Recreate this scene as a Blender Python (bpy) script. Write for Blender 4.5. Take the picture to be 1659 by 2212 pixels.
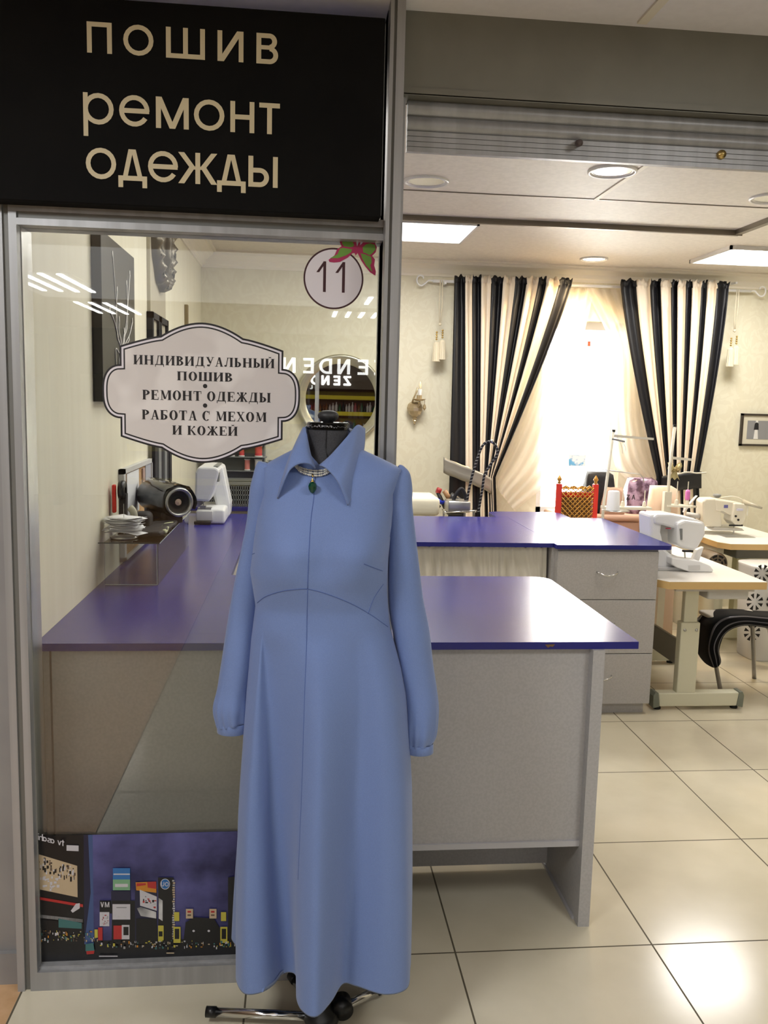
import bpy, math, random
from mathutils import Vector, Matrix
random.seed(7)
for o in list(bpy.data.objects): bpy.data.objects.remove(o)
SC = bpy.context.scene
COL = SC.collection
PI = math.pi
# ------------------------------------------------------------------ camera
F = 1858.05; CAM = Vector((-.47822, -2.30743, 1.59787)); YAW, PIT, ROL = .10157, -.12679, .02514
fw = Vector((math.sin(YAW)*math.cos(PIT), math.cos(YAW)*math.cos(PIT), math.sin(PIT)))
r0 = Vector((math.cos(YAW), -math.sin(YAW), 0)); u0 = r0.cross(fw)
rt = math.cos(ROL)*r0 + math.sin(ROL)*u0; up = -math.sin(ROL)*r0 + math.cos(ROL)*u0
cd = bpy.data.cameras.new('camera'); cam = bpy.data.objects.new('camera', cd); COL.objects.link(cam)
cd.sensor_fit = 'VERTICAL'; cd.sensor_height = 36; cd.lens = F/2212*36; cd.clip_start = .02; cd.clip_end = 100
m = Matrix((rt, up, -fw)).transposed().to_4x4(); m.translation = CAM; cam.matrix_world = m
SC.camera = cam
SC.view_settings.view_transform = 'Standard'; SC.view_settings.look = 'None'
SC.view_settings.gamma = 1; SC.view_settings.use_curve_mapping = False
SC.view_settings.exposure = 0.5
# ------------------------------------------------------------------ sky, lamps and added fill lights
W = bpy.data.worlds.new('sky'); SC.world = W; W.use_nodes = True
bg = W.node_tree.nodes['Background']; bg.inputs[0].default_value = (1.0, .95, .90, 1); bg.inputs[1].default_value = 20.0
TUBE_CORR, PANEL, DOWN_W = 14.0, 2.2, 7.0
def area(name, loc, sx, sy, power, color=(1, 1, 1), rot=(0, 0, 0), spec=1):
    l = bpy.data.lights.new(name, 'AREA'); l.shape = 'RECTANGLE'; l.size = sx; l.size_y = sy; l.energy = power; l.color = color
    l.specular_factor = spec
    o = bpy.data.objects.new(name, l); COL.objects.link(o); o.location = loc; o.rotation_euler = rot; return o
area('panel_and_fill_light', (.38, 3.12, 2.615), .56, .56, 17, (1, .97, .93), spec=0)
area('panel_and_fill_light', (2.64, 3.42, 2.615), .56, .56, 17, (1, .97, .93), spec=0)
area('panel_and_fill_light', (1.6, 1.2, 2.635), .5, .5, 9, (1, .95, .9), spec=0)  # area light without a fixture at this spot
area('panel_and_fill_light', (-.1, 1.7, 2.635), 1.3, 1.6, 19, (1, .97, .92), spec=0)  # added fill that brightens the left wall, no ceiling lamp hangs here
for x, y, e_ in ((-1.7, -1.75, 20), (1.1, -1.75, 9)): area('corridor_lamp_fill_light', (x, y, 2.52), .58, .58, e_*1.12, (.95, .98, 1))
area('corridor_lamp_fill_light', (-.4, -5, 2.52), 5, 3, 31, (.95, .98, 1), spec=0)  # broad added fill for the corridor side, larger than any fixture there
sp = bpy.data.lights.new('warm_downlight_light', 'SPOT'); sp.energy = 60; sp.color = (1, .72, .38); sp.spot_size = 2.4; sp.spot_blend = .6; sp.shadow_soft_size = .06
so = bpy.data.objects.new('warm_downlight_light', sp); COL.objects.link(so); so.location = (1.56, 3.95, 2.62)
# ------------------------------------------------------------------ helpers
def U(px, py, ax, v):                      # where the sight line through a photo point meets a plane of the room
    d = fw + rt*((px-829.5)/F) - up*((py-1106)/F)
    i = 'xyz'.index(ax); t = (v-CAM[i])/d[i]; return CAM + d*t
def sl(c): return tuple(((x/255)/12.92 if x/255 <= .04045 else ((x/255+.055)/1.055)**2.4) for x in c)
MT = {}
def mat(name, c, rough=.5, metal=0, srgb=True, **k):
    if name in MT: return MT[name]
    m = bpy.data.materials.new(name); m.use_nodes = True; b = m.node_tree.nodes['Principled BSDF']
    c = sl(c) if srgb else c
    b.inputs['Base Color'].default_value = (*c, 1); b.inputs['Roughness'].default_value = rough; b.inputs['Metallic'].default_value = metal
    for kk, v in k.items():
        b.inputs[kk.replace('_', ' ')].default_value = v
    MT[name] = m; return m
def emis(name, c, s):
    m = bpy.data.materials.new(name); m.use_nodes = True; b = m.node_tree.nodes['Principled BSDF']
    b.inputs['Base Color'].default_value = (.8, .8, .8, 1)
    b.inputs['Emission Color'].default_value = (*c, 1); b.inputs['Emission Strength'].default_value = s; MT[name] = m; return m
def noisy(m, scale, c1, c2, lo=.4, hi=.6, kind='noise', bump=0, stretch=(1, 1, 1), detail=3):
    nt = m.node_tree; b = nt.nodes['Principled BSDF']; N = nt.nodes.new; L = nt.links.new
    tc = N('ShaderNodeTexCoord'); mp = N('ShaderNodeMapping'); mp.inputs['Scale'].default_value = stretch
    L(tc.outputs['Object'], mp.inputs['Vector'])
    if kind == 'noise':
        t = N('ShaderNodeTexNoise'); t.inputs['Scale'].default_value = scale; t.inputs['Detail'].default_value = detail; out = t.outputs['Fac']
    else:
        t = N('ShaderNodeTexVoronoi'); t.inputs['Scale'].default_value = scale; t.feature = 'SMOOTH_F1'; out = t.outputs['Distance']
    L(mp.outputs[0], t.inputs['Vector'])
    r = N('ShaderNodeValToRGB'); r.color_ramp.elements[0].position = lo; r.color_ramp.elements[1].position = hi
    r.color_ramp.elements[0].color = (*sl(c1), 1); r.color_ramp.elements[1].color = (*sl(c2), 1)
    L(out, r.inputs[0]); L(r.outputs[0], b.inputs['Base Color'])
    if bump:
        bp = N('ShaderNodeBump'); bp.inputs['Strength'].default_value = bump; bp.inputs['Distance'].default_value = .002
        L(out, bp.inputs['Height']); L(bp.outputs[0], b.inputs['Normal'])
    return m
ORG = {}
class MB:
    def __init__(s): s.v = []; s.f = []; s.m = []
    def add(s, vs, fs, mi=0):
        n = len(s.v); s.v += [Vector(v) for v in vs]; s.f += [tuple(n+i for i in f) for f in fs]; s.m += [mi]*len(fs); return s
    def box(s, a, b, mi=0, bev=0):
        x0, x1 = sorted((a[0], b[0])); y0, y1 = sorted((a[1], b[1])); z0, z1 = sorted((a[2], b[2]))
        if bev <= 0:
            vs = [(x, y, z) for x in (x0, x1) for y in (y0, y1) for z in (z0, z1)]
            return s.add(vs, [(0, 1, 3, 2), (4, 6, 7, 5), (0, 4, 5, 1), (2, 3, 7, 6), (0, 2, 6, 4), (1, 5, 7, 3)], mi)
        bev = min(bev, (x1-x0)*.49, (y1-y0)*.49, (z1-z0)*.49)
        import bmesh
        bm = bmesh.new(); bmesh.ops.create_cube(bm, size=1)
        for v in bm.verts: v.co = Vector(((x0+x1)/2+v.co.x*(x1-x0), (y0+y1)/2+v.co.y*(y1-y0), (z0+z1)/2+v.co.z*(z1-z0)))
        bmesh.ops.bevel(bm, geom=bm.edges[:], offset=bev, segments=3, affect='EDGES', profile=.5)
        bm.verts.index_update(); s.add([v.co.copy() for v in bm.verts], [[v.index for v in f.verts] for f in bm.faces], mi); bm.free(); return s
    def prism(s, poly, y0, y1, mi=0, ax='y'):    # poly: list of 2D points, extruded along ax
        n = len(poly)
        def P(p, t): return {'y': (p[0], t, p[1]), 'x': (t, p[0], p[1]), 'z': (p[0], p[1], t)}[ax]
        vs = [P(p, y0) for p in poly]+[P(p, y1) for p in poly]
        return s.add(vs, [tuple(range(n)), tuple(range(2*n-1, n-1, -1))]+[(i, n+i, n+(i+1) % n, (i+1) % n) for i in range(n)], mi)
    def grid(s, rows, mi=0, closed=False, mfun=None, caps=False):
        n0 = len(s.v); R = len(rows); Cn = len(rows[0])
        for r in rows: s.v += [Vector(p) for p in r]
        for i in range(R-1):
            for j in range(Cn if closed else Cn-1):
                k = (j+1) % Cn
                s.f.append((n0+i*Cn+j, n0+i*Cn+k, n0+(i+1)*Cn+k, n0+(i+1)*Cn+j)); s.m.append(mfun(i, j) if mfun else mi)
        if caps:
            s.f.append(tuple(n0+j for j in range(Cn))[::-1]); s.m.append(mi)
            s.f.append(tuple(n0+(R-1)*Cn+j for j in range(Cn))); s.m.append(mi)
        return s
    def tube(s, pts, r, mi=0, n=10, cap=True):
        pts = [Vector(p) for p in pts]; rows = []
        rr = r if isinstance(r, (list, tuple)) else [r]*len(pts)
        prev = None
        for i, p in enumerate(pts):
            t = (pts[min(i+1, len(pts)-1)]-pts[max(i-1, 0)]).normalized()
            if prev is None:
                a = Vector((0, 0, 1)) if abs(t.z) < .9 else Vector((1, 0, 0)); e = t.cross(a).normalized()
            else:
                e = (prev-t*prev.dot(t)).normalized()
            prev = e; g = t.cross(e)
            rows.append([p+(e*math.cos(2*PI*k/n)+g*math.sin(2*PI*k/n))*rr[i] for k in range(n)])
        return s.grid(rows, mi, True, caps=cap)
    def lathe(s, prof, c=(0, 0, 0), ax='z', n=32, mi=0, mfun=None):
        rows = []
        for r, h in prof:
            row = []
            for k in range(n):
                a = 2*PI*k/n; x, y = r*math.cos(a), r*math.sin(a)
                q = {'z': (x, y, h), 'y': (x, h, y), 'x': (h, x, y)}[ax]
                row.append(Vector(q)+Vector(c))
            rows.append(row)
        return s.grid(rows, mi, True, mfun=mfun)
    def ball(s, c, rx, ry=None, rz=None, mi=0, n=12):
        ry = ry or rx; rz = rz or rx; rows = []
        for i in range(n//2+1):
            t = PI*i/(n//2); rr = max(math.sin(t), .001)
            rows.append([(c[0]+rx*rr*math.cos(2*PI*k/n), c[1]+ry*rr*math.sin(2*PI*k/n), c[2]+rz*math.cos(t)) for k in range(n)])
        return s.grid(rows, mi, True)
    def build(s, name, mats, parent=None, smooth=False, sub=0, solid=0, bev=0, world=True, origin=None, angle=None):
        me = bpy.data.meshes.new(name)
        if parent is not None: og = ORG[parent] if world else Vector((0, 0, 0))
        elif origin is not None: og = Vector(origin)
        else:
            xs = [v.x for v in s.v]; ys = [v.y for v in s.v]; zs = [v.z for v in s.v]
            og = Vector(((min(xs)+max(xs))/2, (min(ys)+max(ys))/2, min(zs)))
        me.from_pydata([v-og for v in s.v], [], s.f)
        mats = mats if isinstance(mats, (list, tuple)) else [mats]
        for m_ in mats: me.materials.append(m_)
        me.polygons.foreach_set('material_index', s.m)
        import bmesh
        bm = bmesh.new(); bm.from_mesh(me); bmesh.ops.recalc_face_normals(bm, faces=bm.faces); bm.to_mesh(me); bm.free()
        if smooth:
            me.polygons.foreach_set('use_smooth', [True]*len(me.polygons))
            if angle: me.set_sharp_from_angle(angle=angle)
        me.update()
        o = bpy.data.objects.new(name, me); COL.objects.link(o)
        if parent is not None: o.parent = parent
        else: o.location = og
        ORG[o] = og
        if bev: md = o.modifiers.new('bevel', 'BEVEL'); md.width = bev; md.segments = 2; md.limit_method = 'ANGLE'
        if solid: md = o.modifiers.new('solid', 'SOLIDIFY'); md.thickness = solid; md.offset = 0
        if sub: md = o.modifiers.new('sub', 'SUBSURF'); md.levels = sub; md.render_levels = sub
        return o
def tag(o, label=None, cat=None, group=None, kind=None):
    if label: o['label'] = label
    if cat: o['category'] = cat
    if group: o['group'] = group
    if kind: o['kind'] = kind
    return o
def thing(name, label, cat, loc=(0, 0, 0), rz=0, group=None):
    o = bpy.data.objects.new(name, None); COL.objects.link(o); o.location = loc; o.rotation_euler.z = rz; o.empty_display_size = .05
    ORG[o] = Vector(loc) if rz == 0 else Vector((0, 0, 0))
    return tag(o, label, cat, group)
def struct(name, mb, mats, **k):
    o = mb.build(name, mats, **k); o['kind'] = 'structure'; return o
def dup(o, loc, label=None, rz=None):
    def cp(a, par):
        c = a.copy(); COL.objects.link(c); c.parent = par
        for ch in [x for x in bpy.data.objects if x.parent == a]: cp(ch, c)
        return c
    r = cp(o, None); r.location = loc
    if label: r['label'] = label
    if rz is not None: r.rotation_euler.z = rz
    return r
def lerp(a, b, t): return a+(b-a)*t
def interp(tab, x):
    if x <= tab[0][0]: return tab[0][1]
    for (a, b), (c, d) in zip(tab, tab[1:]):
        if x <= c: return b+(d-b)*(x-a)/(c-a)
    return tab[-1][1]
def catmull(P, n, closed=False):
    P = [Vector(p) for p in P]; L = len(P); out = []
    segs = L if closed else L-1
    for i in range(segs):
        if closed: p0, p1, p2, p3 = P[i-1], P[i], P[(i+1) % L], P[(i+2) % L]
        else: p0, p1, p2, p3 = P[max(i-1, 0)], P[i], P[i+1], P[min(i+2, L-1)]
        for k in range(n):
            t = k/n
            out.append(.5*((2*p1)+(p2-p0)*t+(2*p0-5*p1+4*p2-p3)*t*t+(3*p1-p0-3*p2+p3)*t**3))
    if not closed: out.append(P[-1])
    return out
def resample(P, n, closed=False):
    Q = list(P)+([P[0]] if closed else []); d = [0]
    for a, b in zip(Q, Q[1:]): d.append(d[-1]+(b-a).length)
    T = d[-1]; out = []; j = 0
    cnt = n if closed else n-1
    for i in range(n):
        s_ = T*i/cnt
        while j < len(d)-2 and d[j+1] < s_: j += 1
        out.append(Q[j].lerp(Q[j+1], 0 if d[j+1] == d[j] else min(1, (s_-d[j])/(d[j+1]-d[j]))))
    return out
# ------------------------------------------------------------------ materials
M_frame = noisy(mat('anodised_aluminium', (150, 149, 148), .42, .35), 30, (160, 160, 160), (172, 172, 173), stretch=(1, 1, .03))
M_framed = mat('aluminium_groove', (120, 119, 114), .5, .3)
M_chrome = mat('chrome', (225, 225, 225), .12, 1)
M_steel = mat('brushed_steel', (190, 190, 188), .3, .9)
M_dark = mat('black_plastic', (22, 22, 23), .35)
M_rubber = mat('black_rubber', (18, 18, 18), .7)
M_signblack = noisy(mat('black_sign_face', (12, 11, 10), .75, Specular_IOR_Level=.15), 6, (9, 8, 8), (13, 12, 11))
M_gold = mat('gold_vinyl', (214, 200, 164), .5)
M_grey = noisy(mat('grey_laminate', (170, 168, 165), .5), 120, (176, 173, 171), (183, 180, 178))
M_greyedge = mat('grey_edge_band', (190, 188, 190), .4)
M_blue = noisy(mat('blue_laminate', (36, 40, 132), .24, 0, Specular_IOR_Level=.55), 3, (30, 34, 122), (35, 39, 132))
M_blueedge = mat('blue_edge_band', (36, 38, 122), .35)
M_white = mat('white_plastic', (232, 232, 232), .28)
M_cream = mat('cream_enamel', (224, 219, 202), .35)
M_offw = mat('off_white_plastic', (205, 204, 202), .4)
M_paper = mat('paper', (236, 236, 238), .8)
M_wood = mat('beech_edge', (214, 180, 120), .5)
M_tabletop = mat('white_table_laminate', (238, 234, 226), .32)
M_leg = mat('pale_green_enamel', (214, 211, 186), .45)
M_legcap = mat('grey_green_cap', (120, 124, 110), .55)
M_ceil = noisy(mat('ceiling_tile', (222, 216, 206), .6), 40, (219, 213, 203), (226, 220, 210))
M_plaster = mat('white_plaster', (236, 230, 216), .6)
M_track = mat('ceiling_track', (128, 120, 108), .45, .5)
M_red = mat('red_lacquer', (214, 44, 32), .35)
M_brass = mat('brass_lattice', (190, 140, 62), .35, .5)
M_black = noisy(mat('black_fabric', (20, 19, 24), .7), 60, (17, 16, 21), (26, 25, 31))
M_satinb = mat('black_satin', (10, 10, 16), .5)
M_creamf = mat('cream_satin', (236, 222, 200), .55)
M_cork = noisy(mat('cork', (186, 148, 104), .9), 90, (170, 132, 88), (200, 162, 116))
M_mirror = mat('mirror_glass', (245, 245, 245), .01, 1)
M_silverf = mat('champagne_silver', (188, 184, 164), .3, .75)
M_antique = mat('antique_silver', (104, 98, 88), .35, .8)
M_antd = mat('tarnished_silver', (70, 64, 58), .5, .6)
M_graystrip = mat('warm_grey_paint', (176, 168, 148), .6)
M_dress = noisy(mat('blue_crepe', (116, 140, 196), .75, Sheen_Weight=.25, Sheen_Roughness=.5), 900, (107, 129, 181), (115, 138, 190), bump=.12)
M_seam = mat('seam_shade', (84, 106, 166), .9)  # darker blue stands in for the shade in the seam grooves
M_mann = noisy(mat('charcoal_jersey', (58, 58, 62), .85), 500, (52, 52, 56), (64, 64, 68))
M_holeshade = mat('opening_shade', (30, 29, 28), .8)  # dark colour for the shade inside holes, put on solid faces
M_greyp = mat('grey_plastic', (128, 130, 128), .4)
# glass panes
def glassmat(name, tint=(1, 1, 1), rough=0.0, refl=1.0):
    m = bpy.data.materials.new(name); m.use_nodes = True; nt = m.node_tree; nt.nodes.clear(); N = nt.nodes.new; L = nt.links.new
    out = N('ShaderNodeOutputMaterial'); mix = N('ShaderNodeMixShader'); t = N('ShaderNodeBsdfTransparent'); g = N('ShaderNodeBsdfGlossy')
    g.inputs['Roughness'].default_value = rough; t.inputs[0].default_value = (*tint, 1); f = N('ShaderNodeFresnel'); f.inputs[0].default_value = 1.5
    mm = N('ShaderNodeMath'); mm.operation = 'MULTIPLY'; mm.inputs[1].default_value = refl
    L(f.outputs[0], mm.inputs[0]); L(mm.outputs[0], mix.inputs[0]); L(t.outputs[0], mix.inputs[1]); L(g.outputs[0], mix.inputs[2]); L(mix.outputs[0], out.inputs[0])
    MT[name] = m; return m
M_glass = glassmat('window_glass', (.97, .985, .97), 0, 1.6)
M_acryl = glassmat('clear_acrylic', (.95, .97, .97), .02, 1.1)
M_film = glassmat('clear_film', (.97, .97, .97), .06, 1.0)
def sheer(name, c, a):
    m = bpy.data.materials.new(name); m.use_nodes = True; nt = m.node_tree; nt.nodes.clear(); N = nt.nodes.new; L = nt.links.new
    out = N('ShaderNodeOutputMaterial'); mix = N('ShaderNodeMixShader'); t = N('ShaderNodeBsdfTransparent')
    mx2 = N('ShaderNodeMixShader'); d = N('ShaderNodeBsdfDiffuse'); tl = N('ShaderNodeBsdfTranslucent'); mx2.inputs[0].default_value = .5
    d.inputs[0].default_value = (*sl(c), 1); tl.inputs[0].default_value = (*sl(c), 1); mix.inputs[0].default_value = a
    L(d.outputs[0], mx2.inputs[1]); L(tl.outputs[0], mx2.inputs[2]); L(t.outputs[0], mix.inputs[1]); L(mx2.outputs[0], mix.inputs[2]); L(mix.outputs[0], out.inputs[0])
    MT[name] = m; return m
M_sheer = sheer('cream_organza', (255, 248, 238), .5)
# floor tiles
def tilefloor():
    m = mat('porcelain_tile', (214, 204, 178), .16, Specular_IOR_Level=.55); nt = m.node_tree; b = nt.nodes['Principled BSDF']; N = nt.nodes.new; L = nt.links.new
    def mth(op, a, bb=None):
        n = N('ShaderNodeMath'); n.operation = op
        for i, q in enumerate((a, bb)):
            if q is None: continue
            if isinstance(q, (int, float)): n.inputs[i].default_value = q
            else: L(q, n.inputs[i])
        return n.outputs[0]
    tc = N('ShaderNodeTexCoord'); sx = N('ShaderNodeSeparateXYZ'); L(tc.outputs['Object'], sx.inputs[0])
    x, y = sx.outputs[0], sx.outputs[1]
    big = mth('GREATER_THAN', x, 1.39); xx = mth('SUBTRACT', x, mth('MULTIPLY', big, .378))
    def near(v):
        fr = mth('FRACT', mth('ADD', mth('DIVIDE', v, .6), 20.0)); d = mth('MINIMUM', fr, mth('SUBTRACT', 1.0, fr)); return mth('LESS_THAN', d, .0045)
    gr = mth('MAXIMUM', near(xx), near(y))
    ns = N('ShaderNodeTexNoise'); ns.inputs['Scale'].default_value = 2.2; ns.inputs['Detail'].default_value = 5; L(tc.outputs['Object'], ns.inputs['Vector'])
    r = N('ShaderNodeValToRGB'); r.color_ramp.elements[0].color = (*sl((206, 197, 172)), 1); r.color_ramp.elements[1].color = (*sl((222, 213, 190)), 1)
    r.color_ramp.elements[0].position = .35; r.color_ramp.elements[1].position = .65; L(ns.outputs['Fac'], r.inputs[0])
    sp_ = N('ShaderNodeTexVoronoi'); sp_.inputs['Scale'].default_value = 3.1; L(tc.outputs['Object'], sp_.inputs['Vector'])
    speck = mth('LESS_THAN', sp_.outputs['Distance'], .016)
    mx = N('ShaderNodeMix'); mx.data_type = 'RGBA'; L(mth('MAXIMUM', gr, speck), mx.inputs[0]); L(r.outputs[0], mx.inputs[6]); mx.inputs[7].default_value = (*sl((92, 84, 66)), 1)
    L(mx.outputs[2], b.inputs['Base Color'])
    rr = mth('ADD', mth('MULTIPLY', gr, .6), .16); L(rr, b.inputs['Roughness']); return m
M_floor = tilefloor()
M_orange = noisy(mat('terracotta_tile', (200, 160, 118), .35), 14, (190, 148, 104), (212, 172, 130), .3, .7)
# wallpaper with faint damask medallions
def wallpaper():
    m = mat('damask_wallpaper', (222, 216, 192), .55); nt = m.node_tree; b = nt.nodes['Principled BSDF']; N = nt.nodes.new; L = nt.links.new
    tc = N('ShaderNodeTexCoord'); mp = N('ShaderNodeMapping'); mp.inputs['Scale'].default_value = (1, 1, .8); L(tc.outputs['Object'], mp.inputs[0])
    nz = N('ShaderNodeTexNoise'); nz.inputs['Scale'].default_value = 7; nz.inputs['Detail'].default_value = 3; nz.inputs['Distortion'].default_value = 1.8; L(mp.outputs[0], nz.inputs[0])
    v = N('ShaderNodeTexVoronoi'); v.inputs['Scale'].default_value = 4.6; v.inputs['Randomness'].default_value = .25; L(mp.outputs[0], v.inputs[0])
    ad = N('ShaderNodeMath'); ad.operation = 'ADD'; L(nz.outputs['Fac'], ad.inputs[0]); L(v.outputs['Distance'], ad.inputs[1])
    wv = N('ShaderNodeMath'); wv.operation = 'SINE'; ml = N('ShaderNodeMath'); ml.operation = 'MULTIPLY'; ml.inputs[1].default_value = 22; L(ad.outputs[0], ml.inputs[0]); L(ml.outputs[0], wv.inputs[0])
    r = N('ShaderNodeValToRGB'); r.color_ramp.elements[0].position = .0; r.color_ramp.elements[1].position = .35
    r.color_ramp.elements[0].color = (*sl((221, 215, 191)), 1); r.color_ramp.elements[1].color = (*sl((225, 220, 197)), 1); L(wv.outputs[0], r.inputs[0]); L(r.outputs[0], b.inputs['Base Color']); return m
M_wallb = wallpaper()
M_walll = noisy(mat('cream_striped_wallpaper', (232, 226, 204), .5), 14, (229, 223, 200), (235, 230, 209), .35, .65, stretch=(1, 1, .01))
# ------------------------------------------------------------------ lettering
TH = .0455
def arcstrip(mb, P, cx, cy, rx, ry, a0, a1, wx, wy, n=20):
    for i in range(n):
        q = []
        for a, k in ((lerp(a0, a1, i/n), 0), (lerp(a0, a1, (i+1)/n), 0), (lerp(a0, a1, (i+1)/n), 1), (lerp(a0, a1, i/n), 1)):
            a = math.radians(a); q.append(P(cx+(rx-(wx if k else 0))*math.cos(a), cy+(ry-(wy if k else 0))*math.sin(a)))
        mb.add(q, [(0, 1, 2, 3)])
def stroke(mb, P, x0, y0, x1, y1, w):      # slanted strokes are cut level at their ends
    if abs(x1-x0) > abs(y1-y0)*1.8: q = [(x0, y0-w/2), (x1, y1-w/2), (x1, y1+w/2), (x0, y0+w/2)]
    else: q = [(x0-w/2, y0), (x0+w/2, y0), (x1+w/2, y1), (x1-w/2, y1)]
    mb.add([P(*a) for a in q], [(0, 1, 2, 3)])
def serif_glyph(ch):
    S, T, X = .235, .07, .07; o = []
    def st(x, y0=0, y1=1, w=S, top=True, bot=True):
        o.append(('l', x, y0, x, y1, w))
        if bot: o.append(('l', x-w/2-X, y0+.02, x+w/2+X, y0+.02, .045))
        if top: o.append(('l', x-w/2-X, y1-.02, x+w/2+X, y1-.02, .045))
    if ch in 'ИЙ': st(.2); st(.78); o.append(('l', .26, .12, .72, .88, .08)); w = 1.0
    if ch == 'Й': o.append(('a', .49, 1.24, .15, .16, 200, 340, .06, .09))
    if ch == 'Н': st(.2); st(.78); o.append(('l', .2, .5, .78, .5, T)); w = 1.0
    if ch == 'П': st(.2); st(.78); o.append(('l', .2, .97, .78, .97, T)); w = 1.0
    if ch == 'Ш': st(.2); st(.68); st(1.16); o.append(('l', .2, .03, 1.16, .03, T)); w = 1.36
    if ch == 'Д': st(.7, bot=False); o += [('l', .2, .03, .36, .97, .08), ('l', .28, .97, .75, .97, .05), ('l', .04, .04, .92, .04, .08), ('l', .07, -.2, .07, .04, .06), ('l', .89, -.2, .89, .04, .06)]; w = .98
    if ch == 'Л': st(.74); o += [('l', .22, .03, .38, .97, .08), ('l', .3, .97, .8, .97, .05), ('a', .15, .1, .12, .1, 0, 360, .1, .09)]; w = .96
    if ch in 'ВРБ': st(.2); w = .8
    if ch == 'В': o += [('a', .3, .76, .38, .24, -90, 90, S, T), ('a', .3, .27, .44, .27, -90, 90, S, T)]
    if ch == 'Р': o += [('a', .3, .73, .42, .27, -90, 90, S, T)]; w = .76
    if ch == 'Б': o += [('a', .3, .29, .42, .29, -90, 90, S, T), ('l', .2, .97, .68, .97, T), ('l', .68, .76, .68, 1, .05)]
    if ch in 'ЬЫ': st(.2); o += [('a', .3, .29, .4, .29, -90, 90, S, T)]; w = .78
    if ch == 'Ы': st(.96); w = 1.16
    if ch == 'Е': st(.2); o += [('l', .2, .97, .68, .97, T), ('l', .2, .03, .72, .03, T), ('l', .2, .51, .52, .51, T), ('l', .68, .74, .68, 1, .05), ('l', .72, 0, .72, .26, .05), ('l', .52, .36, .52, .66, .05)]; w = .8
    if ch == 'О': o += [('a', .44, .5, .4, .52, 0, 360, S, .06)]; w = .88
    if ch == 'С': o += [('a', .44, .5, .4, .52, 48, 312, S, .06), ('l', .72, .66, .72, 1, .05)]; w = .84
    if ch == 'У': o += [('l', .2, .96, .48, .36, .2), ('l', .36, .0, .72, .96, .07), ('a', .26, .1, .13, .1, 0, 360, .12, .09), ('l', .02, .98, .38, .98, .045), ('l', .58, .98, .86, .98, .045), ('l', .24, .03, .36, .03, .06)]; w = .84
    if ch == 'А': o += [('l', .18, .03, .44, 1, .07), ('l', .7, .03, .46, 1, .2), ('l', .26, .33, .6, .33, .055), ('l', .03, .02, .33, .02, .045), ('l', .54, .02, .88, .02, .045)]; w = .88
    if ch == 'М': o += [('l', .2, .03, .2, .97, .06), ('l', .24, .97, .5, .1, .19), ('l', .52, .1, .84, .97, .06)]; st(.94); o += [('l', .06, .02, .36, .02, .045), ('l', .06, .98, .3, .98, .045)]; w = 1.14
    if ch == 'Т': st(.42, top=False); o += [('l', .06, .97, .78, .97, T), ('l', .07, .72, .07, 1, .05), ('l', .77, .72, .77, 1, .05)]; w = .84
    if ch == 'Ж': st(.58); o += [('l', .14, .04, .46, .52, .17), ('l', 1.02, .04, .7, .52, .17), ('l', .2, .9, .5, .5, .08), ('l', .96, .9, .66, .5, .08), ('l', .0, .02, .3, .02, .045), ('l', .86, .02, 1.16, .02, .045), ('a', .2, .9, .09, .09, 0, 360, .08, .08), ('a', .96, .9, .09, .09, 0, 360, .08, .08)]; w = 1.16
    if ch == 'К': st(.2); o += [('l', .74, .04, .42, .52, .19), ('l', .34, .46, .66, .9, .08), ('a', .68, .9, .09, .09, 0, 360, .08, .08), ('l', .56, .02, .9, .02, .045)]; w = .88
    if ch == 'Х': o += [('l', .16, .97, .68, .03, .2), ('l', .16, .03, .66, .97, .07), ('l', .0, .98, .36, .98, .045), ('l', .5, .98, .8, .98, .045), ('l', .0, .02, .3, .02, .045), ('l', .48, .02, .84, .02, .045)]; w = .84
    if ch == ' ': w = .34
    return o, w
DK = [0]
def draw(mb, P0, gl, dx=0, sx=1):
    def P(x, y):
        q = P0(x, y); return (q[0], q[1]-.00003*(DK[0] % 6), q[2])
    for g in gl:
        DK[0] += 1
        if g[0] == 'l': stroke(mb, lambda x, y: P(dx+x*sx, y), *g[1:])
        else: arcstrip(mb, lambda x, y: P(dx+x*sx, y), *g[1:])
def serif_text(mb, txt, x0, x1, z, h, y):
    gs = [serif_glyph(c) for c in txt]; tot = sum(g[1]+.07 for g in gs)-.07; k = (x1-x0)/tot; cx = 0
    for g, w in gs:
        draw(mb, lambda a, b: (x0+a*k, y, z+b*h), g, cx); cx += w+.07
W_ = .155
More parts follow.
